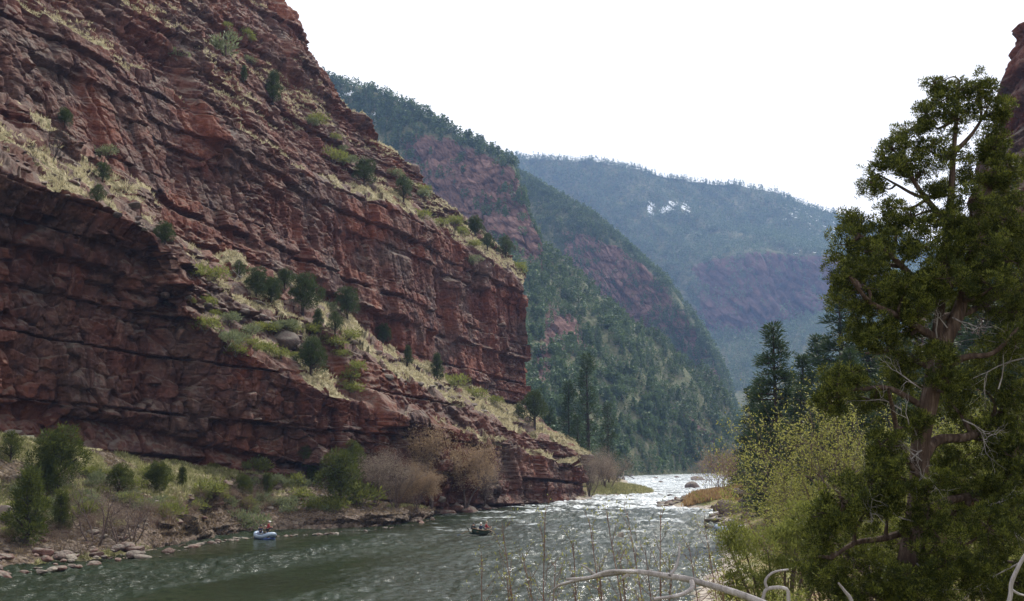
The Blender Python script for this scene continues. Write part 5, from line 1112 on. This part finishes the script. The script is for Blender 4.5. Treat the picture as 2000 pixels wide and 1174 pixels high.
# foliage masses: px, py, half width, half height (pixels of the photograph), depth shift (m)
MS = [(1960, 400, 50, 40, .8), (1990, 470, 44, 50, .8), (1940, 480, 44, 40, .9), (1990, 560, 44, 50, .7), (1830, 165, 22, 18, .1), (1915, 170, 24, 18, -.1), (1955, 215, 24, 30, 0), (1700, 520, 40, 40, .5), (1760, 590, 40, 36, .6), (1990, 830, 40, 50, .6), (1872, 175, 26, 26, 0), (1835, 200, 28, 22, .1), (1905, 195, 32, 26, 0), (1940, 235, 28, 36, .2), (1870, 235, 34, 28, -.1), (1812, 228, 26, 20, 0), (1775, 255, 32, 24, .1), (1745, 290, 30, 22, 0), (1715, 320, 30, 24, .1), (1760, 320, 34, 22, -.2), (1810, 290, 36, 26, .1), (1800, 335, 36, 22, 0), (1705, 362, 20, 22, 0), (1740, 402, 24, 16, .2), (1862, 300, 34, 30, .1), (1832, 372, 28, 18, -.1), (1925, 300, 32, 40, .3), (1945, 285, 26, 40, 0),
  (1895, 350, 36, 26, .2), (1960, 345, 42, 34, .1), (1895, 390, 40, 26, -.3), (1985, 330, 34, 34, .4), (1850, 430, 44, 28, -.2), (1780, 425, 34, 24, 0), (1750, 440, 30, 20, .2), (1900, 440, 44, 36, .1), (1965, 430, 46, 40, -.2), (1680, 440, 36, 26, -.2), (1655, 480, 34, 34, -.3), (1700, 490, 40, 30, -.4), (1740, 480, 42, 30, -.1), (1800, 480, 40, 34, -.3), (1840, 500, 36, 30, .2),
  (1790, 820, 30, 30, -.5), (1850, 740, 34, 26, -.5), (1820, 940, 30, 24, -.6), (1770, 560, 30, 26, -.5), (1845, 690, 26, 22, -.6), (1810, 1010, 34, 28, -.6),
  (1860, 545, 44, 34, -.5), (1905, 470, 44, 36, -.4), (1830, 560, 34, 28, -.4), (1940, 560, 46, 34, -.5), (1870, 480, 40, 30, -.3), (1790, 600, 34, 26, -.5), (1980, 660, 44, 34, -.4), (1850, 780, 40, 36, .8), (1900, 830, 50, 40, .8), (1990, 900, 40, 50, .2), (1840, 900, 40, 36, .9), (1760, 1130, 40, 34, -.7), (1930, 1030, 50, 40, -.4), (1990, 1000, 44, 50, -.2), (1800, 1160, 50, 30, -.7), (1730, 930, 34, 30, -.8),
  (1650, 540, 28, 38, -.5), (1690, 560, 44, 36, -.6), (1740, 555, 36, 30, .1), (1800, 550, 34, 26, -.3), (1910, 520, 48, 40, 0), (1975, 510, 44, 44, -.3), (1670, 600, 34, 26, -.5), (1730, 610, 44, 28, -.3), (1930, 600, 44, 34, .4), (1985, 610, 34, 40, .3), (1870, 590, 34, 24, .4), (1715, 660, 48, 28, -.2), (1680, 650, 28, 24, 0), (1780, 640, 34, 24, .2), (1770, 700, 38, 28, .3),
  (1632, 755, 32, 28, -.6), (1665, 735, 34, 24, -.4), (1622, 790, 28, 22, -.6), (1700, 780, 30, 20, -.2), (1955, 690, 50, 40, .5), (1900, 740, 48, 34, .6), (1980, 760, 40, 44, .3), (1720, 870, 30, 30, -.6), (1740, 900, 24, 24, -.4), (1760, 740, 36, 26, .4),
  (1700, 945, 44, 34, -.7), (1650, 975, 44, 36, -.8), (1620, 1010, 40, 34, -.8), (1690, 1000, 50, 34, -.6), (1600, 1045, 30, 30, -.8), (1740, 975, 36, 30, -.4), (1900, 960, 60, 44, .5), (1965, 940, 48, 50, .3), (1880, 900, 50, 36, .8), (1960, 860, 50, 44, .6), (1850, 1065, 56, 40, -.6), (1890, 1110, 50, 40, -.4), (1830, 1110, 36, 34, -.6), (1660, 1085, 56, 44, 0), (1720, 1110, 50, 44, .2), (1600, 1110, 34, 34, -.4), (1630, 1150, 50, 36, 0), (1960, 1060, 56, 50, .7), (1990, 1140, 50, 44, .5), (1700, 1160, 56, 34, .3), (1760, 1060, 40, 34, .8), (1930, 1150, 50, 34, .6), (1860, 1000, 44, 34, .9)]
crown = Acc(); tw = []; N_ = np.array(nodes); NR = np.array(nr)
ms = []
for (px, py, wx, wy, dy) in MS:
    c = local(JP(px, py, dy)); rx, rz_ = 1.1 * wx / F_PX * JY, 1.1 * wy / F_PX * JY; ms.append((c, (rx * 1.0, rx * 1.1, rz_ * 1.0)))
    d = np.linalg.norm(N_ - c, axis=1) + .8 * np.maximum(0, N_[:, 2] - c[2] + .1); k = int(np.argmin(d)); a = N_[k]
    mid = (a + c) / 2 + RJ.randn(3) * .06 - [0, 0, .04]; r0 = min(.035, NR[k]); tk.add(tube([a, mid, c], [r0, r0 * .7, r0 * .35], 6, .15, 3))
    for _ in range(12):
        e_ = c + rdir(RJ, 1)[0] * [rx, rx, rz_] * RJ.uniform(.5, .95); m2 = (c + e_) / 2 + RJ.randn(3) * .03; tw.append((c, m2, .010, .007)); tw.append((m2, e_, .007, .003))
# each mass is a cluster of smaller round tufts
tufts = []
for c, r in ms:
    hi_ = (c + O)[2] > PY(1870, 400, JY)[2]; n = int((14 if hi_ else 16) + (120 if hi_ else 175) * r[0] * r[2]); d = rdir(RJ, n); rad = np.where(RJ.rand(n, 1) < .16, 1.0 + .35 * RJ.rand(n, 1), .35 + .62 * RJ.rand(n, 1) ** .7); cc = c + d * np.array(r) * rad
    for q in cc: s_ = RJ.uniform(.035, .1); tufts.append((q, (s_ * 1.15, s_ * 1.15, s_)))
foliage(crown, tufts, RJ, 270, .016, 9, .036, .013, up=.75, shell=.3, base=.46, spread=.8); print('juniper leaves', crown.n // 4)
tk.add(seg_mesh(tw, 4)); link(bpy.data.objects.new('trunk', tk.mesh('trunk', M_BARK, True)), tree); link(bpy.data.objects.new('crown', crown.mesh('crown', M_JUN)), tree)
# bleached dead twigs of the juniper
out = []
for px, py, tx, ty, dy, L_ in [(1790, 850, 1690, 760, -.9, .8), (1760, 800, 1670, 770, -.9, .75), (1800, 880, 1750, 840, -.8, .45), (1790, 980, 1745, 880, -.9, .7), (1800, 900, 1760, 845, -.9, .5), (1790, 1020, 1640, 1040, -1., 1.1), (1720, 1020, 1610, 1035, -1., .7), (1800, 960, 1850, 930, -.7, .6), (1990, 680, 1880, 610, -.3, .9), (2000, 700, 1900, 720, -.3, .9), (1950, 760, 1990, 640, -.3, .8), (1830, 720, 1790, 670, -.6, .5), (1850, 640, 1790, 600, -.4, .5),
        (1860, 620, 1930, 660, -.3, .6), (1900, 1000, 1990, 960, -.2, .8), (1990, 1100, 1880, 1140, -.4, .9), (1800, 760, 1700, 700, -.8, .7), (1830, 660, 1770, 560, -.5, .6), (1880, 820, 1980, 860, -.3, .8), (1790, 1100, 1860, 1174, -.8, .6), (1950, 1000, 2000, 1060, -.4, .6)]:
    a = local(JP(px, py, dy * .5)); b_ = local(JP(tx, ty, dy)); grow(RJ, a, b_ - a, L_ * .62, .012, 3, out, .42, .02, (2, 4), .62, .5, 3)
dt = Acc(); dt.add(seg_mesh(out, 4)); link(bpy.data.objects.new('dead_twigs', dt.mesh('dead_twigs', M_DEAD)), tree)

# ------------------------------------------------------------------ shrubs of the near right bank
def near_shrub(name, label, cat, px, Yd, top, seed, stems, depth, bark, leafm, leaf, leaf_n, spread, lean, r, group=None, width=None, dirx=0.0, base_px=None, up=.15, jit=.04):
    R = np.random.RandomState(seed); P_ = PY(base_px or px, 0, Yd); P_[2] = float(ground_h(np.array([P_[0]]), np.array([P_[1]]))[0]); h = PY(px, top, Yd)[2] - P_[2]
    e = empty(name, P_.tolist()); tag(e, label, cat, group); out = []; tips = []
    for i in range(stems):
        an = R.rand() * 6.283; d = [math.cos(an) * lean + dirx, math.sin(an) * lean, 1]; grow(R, [math.cos(an) * .3, math.sin(an) * .3, -.2], d, h * .36, r, depth, out, spread, up, (2, 4), .68, .28, 3, tips)
    t = Acc(); t.add(seg_mesh(out)); link(bpy.data.objects.new('branches', t.mesh('branches', bark)), e)
    P = np.array([q for q, _ in tips]); D = np.array([d for _, d in tips]); mids = np.array([(o_[0] + o_[1]) / 2 for o_ in out if o_[2] < r * .3]); 
    if len(mids): P = np.concatenate([P, mids]); D = np.concatenate([D, R.randn(len(mids), 3)])
    keep = R.rand(len(P)) < (.62 if leafm is M_YEL else 1); P = P[keep]; D = D[keep]; k = leaf_n; Pn = np.repeat(P, k, 0) + R.randn(len(P) * k, 3) * jit; Dn = np.repeat(D, k, 0) * .5 + R.randn(len(P) * k, 3) * .8 + [0, 0, .3]
    a = Acc(); a.add(leaves(Pn, Dn, leaf * (.6 + .8 * R.rand(len(Pn))), leaf * .45, R), np.repeat(np.clip(R.rand(len(Pn)) * 1.1 - .05, 0, 1), 4)); link(bpy.data.objects.new('leaves', a.mesh('leaves', leafm)), e); return e
GS = 'shrubs of the near right bank'
near_shrub('leafing_shrub', 'tall shrub with fresh yellow green leaves left of the big juniper', 'shrub', 1600, 30, 690, 801, 6, 5, M_TWIG, M_YEL, .075, 1, .42, .5, .07, GS, dirx=0, base_px=1650)
near_shrub('leafing_shrub', 'yellow green leafing shrub reaching furthest left over the river', 'shrub', 1540, 34, 825, 802, 7, 5, M_TWIG, M_YEL, .075, 1, .42, .55, .055, GS, dirx=-.08, base_px=1690)
near_shrub('leafing_shrub', 'yellow green leafing shrub directly behind the juniper trunk', 'shrub', 1720, 27, 680, 803, 7, 5, M_TWIG, M_YEL, .07, 1, .45, .5, .06, GS)
near_shrub('twiggy_shrub', 'brown twiggy shrub in the gap between leafing shrub and juniper', 'shrub', 1560, 38, 860, 804, 9, 5, M_RTWIG, M_OLV, .08, 1, .45, .7, .06, GS)
near_shrub('twiggy_shrub', 'dark twiggy shrub behind the lower right of the juniper', 'shrub', 1880, 22, 800, 805, 9, 5, M_RTWIG, M_OLV, .06, 2, .5, .7, .05, GS)
near_shrub('twiggy_shrub', 'dark twiggy shrub at the right edge behind the juniper', 'shrub', 1990, 21, 700, 806, 9, 5, M_RTWIG, M_OLV, .06, 2, .5, .7, .05, GS)
near_shrub('twiggy_shrub', 'tangled twiggy shrub at the foot of the juniper trunk', 'shrub', 1850, 17.5, 1000, 807, 10, 4, M_RTWIG, M_OLV, .05, 2, .6, .9, .025, GS)
near_shrub('leafing_shrub', 'yellow green shrub glowing behind the right side of the juniper', 'shrub', 1950, 29, 790, 808, 7, 5, M_TWIG, M_YEL, .07, 1, .45, .6, .06, GS)
near_shrub('twiggy_shrub', 'low tangled shrub below the green bush at the bottom edge', 'shrub', 1600, 15, 1110, 809, 10, 4, M_RTWIG, M_OLV, .045, 3, .6, .9, .02, GS)
def near_bush(label, cpx, cpy, Yd, masses, seed, mat, L, W, dens, tr):
    R = np.random.RandomState(seed); P_ = PY(cpx, cpy, Yd); g = float(ground_h(P_[0:1], P_[1:2])[0]); e = empty('green_bush', (float(P_[0]), float(P_[1]), g)); tag(e, label, 'bush', GS); O2 = np.array([P_[0], P_[1], g]); a = Acc(); t = Acc(); ms = []
    for px, py, wx, wy, dy in masses:
        c = PY(px, py, Yd + dy) - O2; r = (wx / F_PX * Yd, wx / F_PX * Yd, wy / F_PX * Yd); ms.append((c, r)); t.add(tube([[c[0] * .1, 0, -.2], c * [.4, .5, .4], c], [.06, .035, .012], 6, .1))
        for _ in range(6): q = c + rdir(R, 1)[0] * np.array(r) * .8; t.add(segs([c], [q], .008, .003))
    tf = []
    for c, r in ms:
        n = int(10 + 50 * r[0] * r[2]); d = rdir(R, n); cc = c + d * np.array(r) * (.5 + .55 * R.rand(n, 1)); tf += [(q, (R.uniform(.08, .17),) * 3) for q in cc]
    foliage(a, tf, R, dens, tr, 7, L, W, up=.9, shell=.3, base=.45, spread=.3)
    link(bpy.data.objects.new('branches', t.mesh('branches', M_TWIG)), e); link(bpy.data.objects.new('leaves', a.mesh('leaves', mat)), e)
near_bush('dense olive green bush overhanging the water at the bottom right', 1520, 1080, 22, [(1450, 1060, 30, 34, 0), (1535, 1050, 34, 26, .2), (1560, 1010, 34, 26, .5), (1440, 1110, 34, 40, -.3), (1500, 1080, 50, 44, 0), (1560, 1060, 48, 44, .3), (1590, 1010, 36, 30, .6), (1470, 1150, 50, 36, -.2), (1540, 1130, 56, 40, 0), (1600, 1120, 50, 44, .4), (1420, 1060, 18, 26, 0), (1425, 1150, 22, 26, -.3), (1640, 1000, 40, 40, 1)], 821, M_OLV, .07, .02, 60, .03)

# leafing saplings before the river
RS_ = np.random.RandomState(55)
SAP = [(1065, 985, 8.5, 1110), (980, 1020, 9, 1020), (1185, 1005, 8, 1240), (1150, 1010, 8.4, 1185), (1225, 1000, 8, 1290), (1290, 1000, 8.6, 1310), (1375, 1020, 9, 1385), (1120, 1060, 8, 1160), (1020, 1080, 8, 1060), (1260, 1070, 7.6, 1290), (1345, 1060, 8, 1345), (940, 1090, 8.6, 960), (1210, 1080, 7.5, 1240), (1315, 1095, 7.6, 1330), (1085, 1095, 7.8, 1120), (1170, 1100, 7.4, 1200), (1400, 1110, 7.8, 1395), (990, 1120, 8, 1010)]
for i, (tx, ty, Yd, bx) in enumerate(SAP):
    a = PY(bx, 1260, Yd); b_ = PY(tx, ty, Yd); a[2] = float(ground_h(a[0:1], a[1:2])[0]) if True else 0; e = empty('sapling', a.tolist())
    od = ['leftmost', 'second', 'third', 'fourth', 'fifth', 'sixth', 'seventh', 'eighth', 'ninth', 'tenth', 'eleventh', 'twelfth', 'thirteenth', 'fourteenth', 'fifteenth', 'sixteenth', 'seventeenth', 'rightmost'][sorted(SAP, key=lambda q: q[0]).index(SAP[i])]
    tag(e, '%s leafing sapling before the river, %s' % (['short thin', 'tall thin'][i < 7], od if od.endswith('most') else od + ' from the left'), 'sapling', 'leafing saplings before the river')
    top = b_ - a; mid = top * .5 + RS_.randn(3) * .06; t = Acc(); L_ = np.linalg.norm(top); t.add(tube([[0, 0, -.1], mid, top], [.009, .006, .002], 5, .05, 5)); out = []; tips = []
    for f in np.linspace(.3, .97, 16):
        p_ = (mid * 2 * f if f < .5 else mid + (top - mid) * (f - .5) * 2); grow(RS_, p_, [RS_.randn() * .55, RS_.randn() * .55, .9], .36 * (1.15 - f) + .06, .0028, 1, out, .35, .25, (1, 3), .6, .2, 3, tips)
    t.add(seg_mesh(out)); link(bpy.data.objects.new('stem', t.mesh('stem', M_RTWIG)), e); P = np.concatenate([np.array([q for q, _ in tips]), np.array([o_[1] for o_ in out])]); P = P[RS_.rand(len(P)) < .6]; n = len(P)
    Pn = P + RS_.randn(n, 3) * .012; a_ = Acc(); a_.add(leaves(Pn, RS_.randn(n, 3) * .6 + [0, 0, .7], .026 * (.6 + .8 * RS_.rand(n)), .010, RS_), np.repeat(RS_.rand(n), 4)); link(bpy.data.objects.new('leaves', a_.mesh('leaves', M_YEL)), e)

# bleached dead branches in front
def dead_branch(label, chains, Yd):
    a0 = PY(*chains[0][0][0], Yd); e = empty('dead_branch', a0.tolist()); tag(e, label, 'branch', 'bleached dead branches in the foreground'); t = Acc()
    for pts, r0, r1, dy in chains:
        q = [PY(px, py, Yd + dy * i / len(pts)) - a0 for i, (px, py) in enumerate(pts)]; t.add(tube(q, np.linspace(r0, r1, len(q)), 10, .22, 6, int(r0 * 999)))
    m_ = t.mesh('wood', M_DEAD, True); link(bpy.data.objects.new('wood', m_), e); return e
dead_branch('long smooth grey dead branch arching across the bottom of the view', [([(1560, 1210), (1500, 1182), (1440, 1158), (1390, 1143), (1340, 1130), (1300, 1124), (1250, 1117), (1225, 1116), (1185, 1122), (1130, 1133), (1095, 1142), (1080, 1152)], .016, .0045, .3), ([(1235, 1117), (1215, 1130)], .008, .005, 0), ([(1245, 1117), (1190, 1116), (1150, 1128), (1105, 1131)], .010, .004, -.1),
    ([(1308, 1124), (1320, 1108), (1326, 1085), (1327, 1060)], .007, .003, .1), ([(1350, 1135), (1352, 1148), (1335, 1160), (1310, 1166), (1276, 1170)], .012, .006, -.1), ([(1165, 1125), (1150, 1112), (1135, 1103)], .005, .003, 0)], 4.2)
dead_branch('small forked dead twig curling up right of the long branch', [([(1480, 1215), (1490, 1170), (1500, 1150), (1535, 1150), (1540, 1175), (1544, 1215)], .008, .007, 0), ([(1500, 1152), (1495, 1135), (1510, 1118), (1540, 1112)], .007, .004, 0)], 4.4)
dead_branch('short white dead stick poking up at the bottom edge', [([(1675, 1220), (1662, 1172), (1650, 1155), (1637, 1138)], .012, .004, 0)], 4.4)
dead_branch('grey dead branch rising in the bottom right corner', [([(1950, 1230), (1972, 1170), (1975, 1140), (1990, 1105), (2010, 1070)], .012, .008, 0), ([(1973, 1150), (1990, 1160), (2010, 1165)], .008, .003, 0)], 4.6)
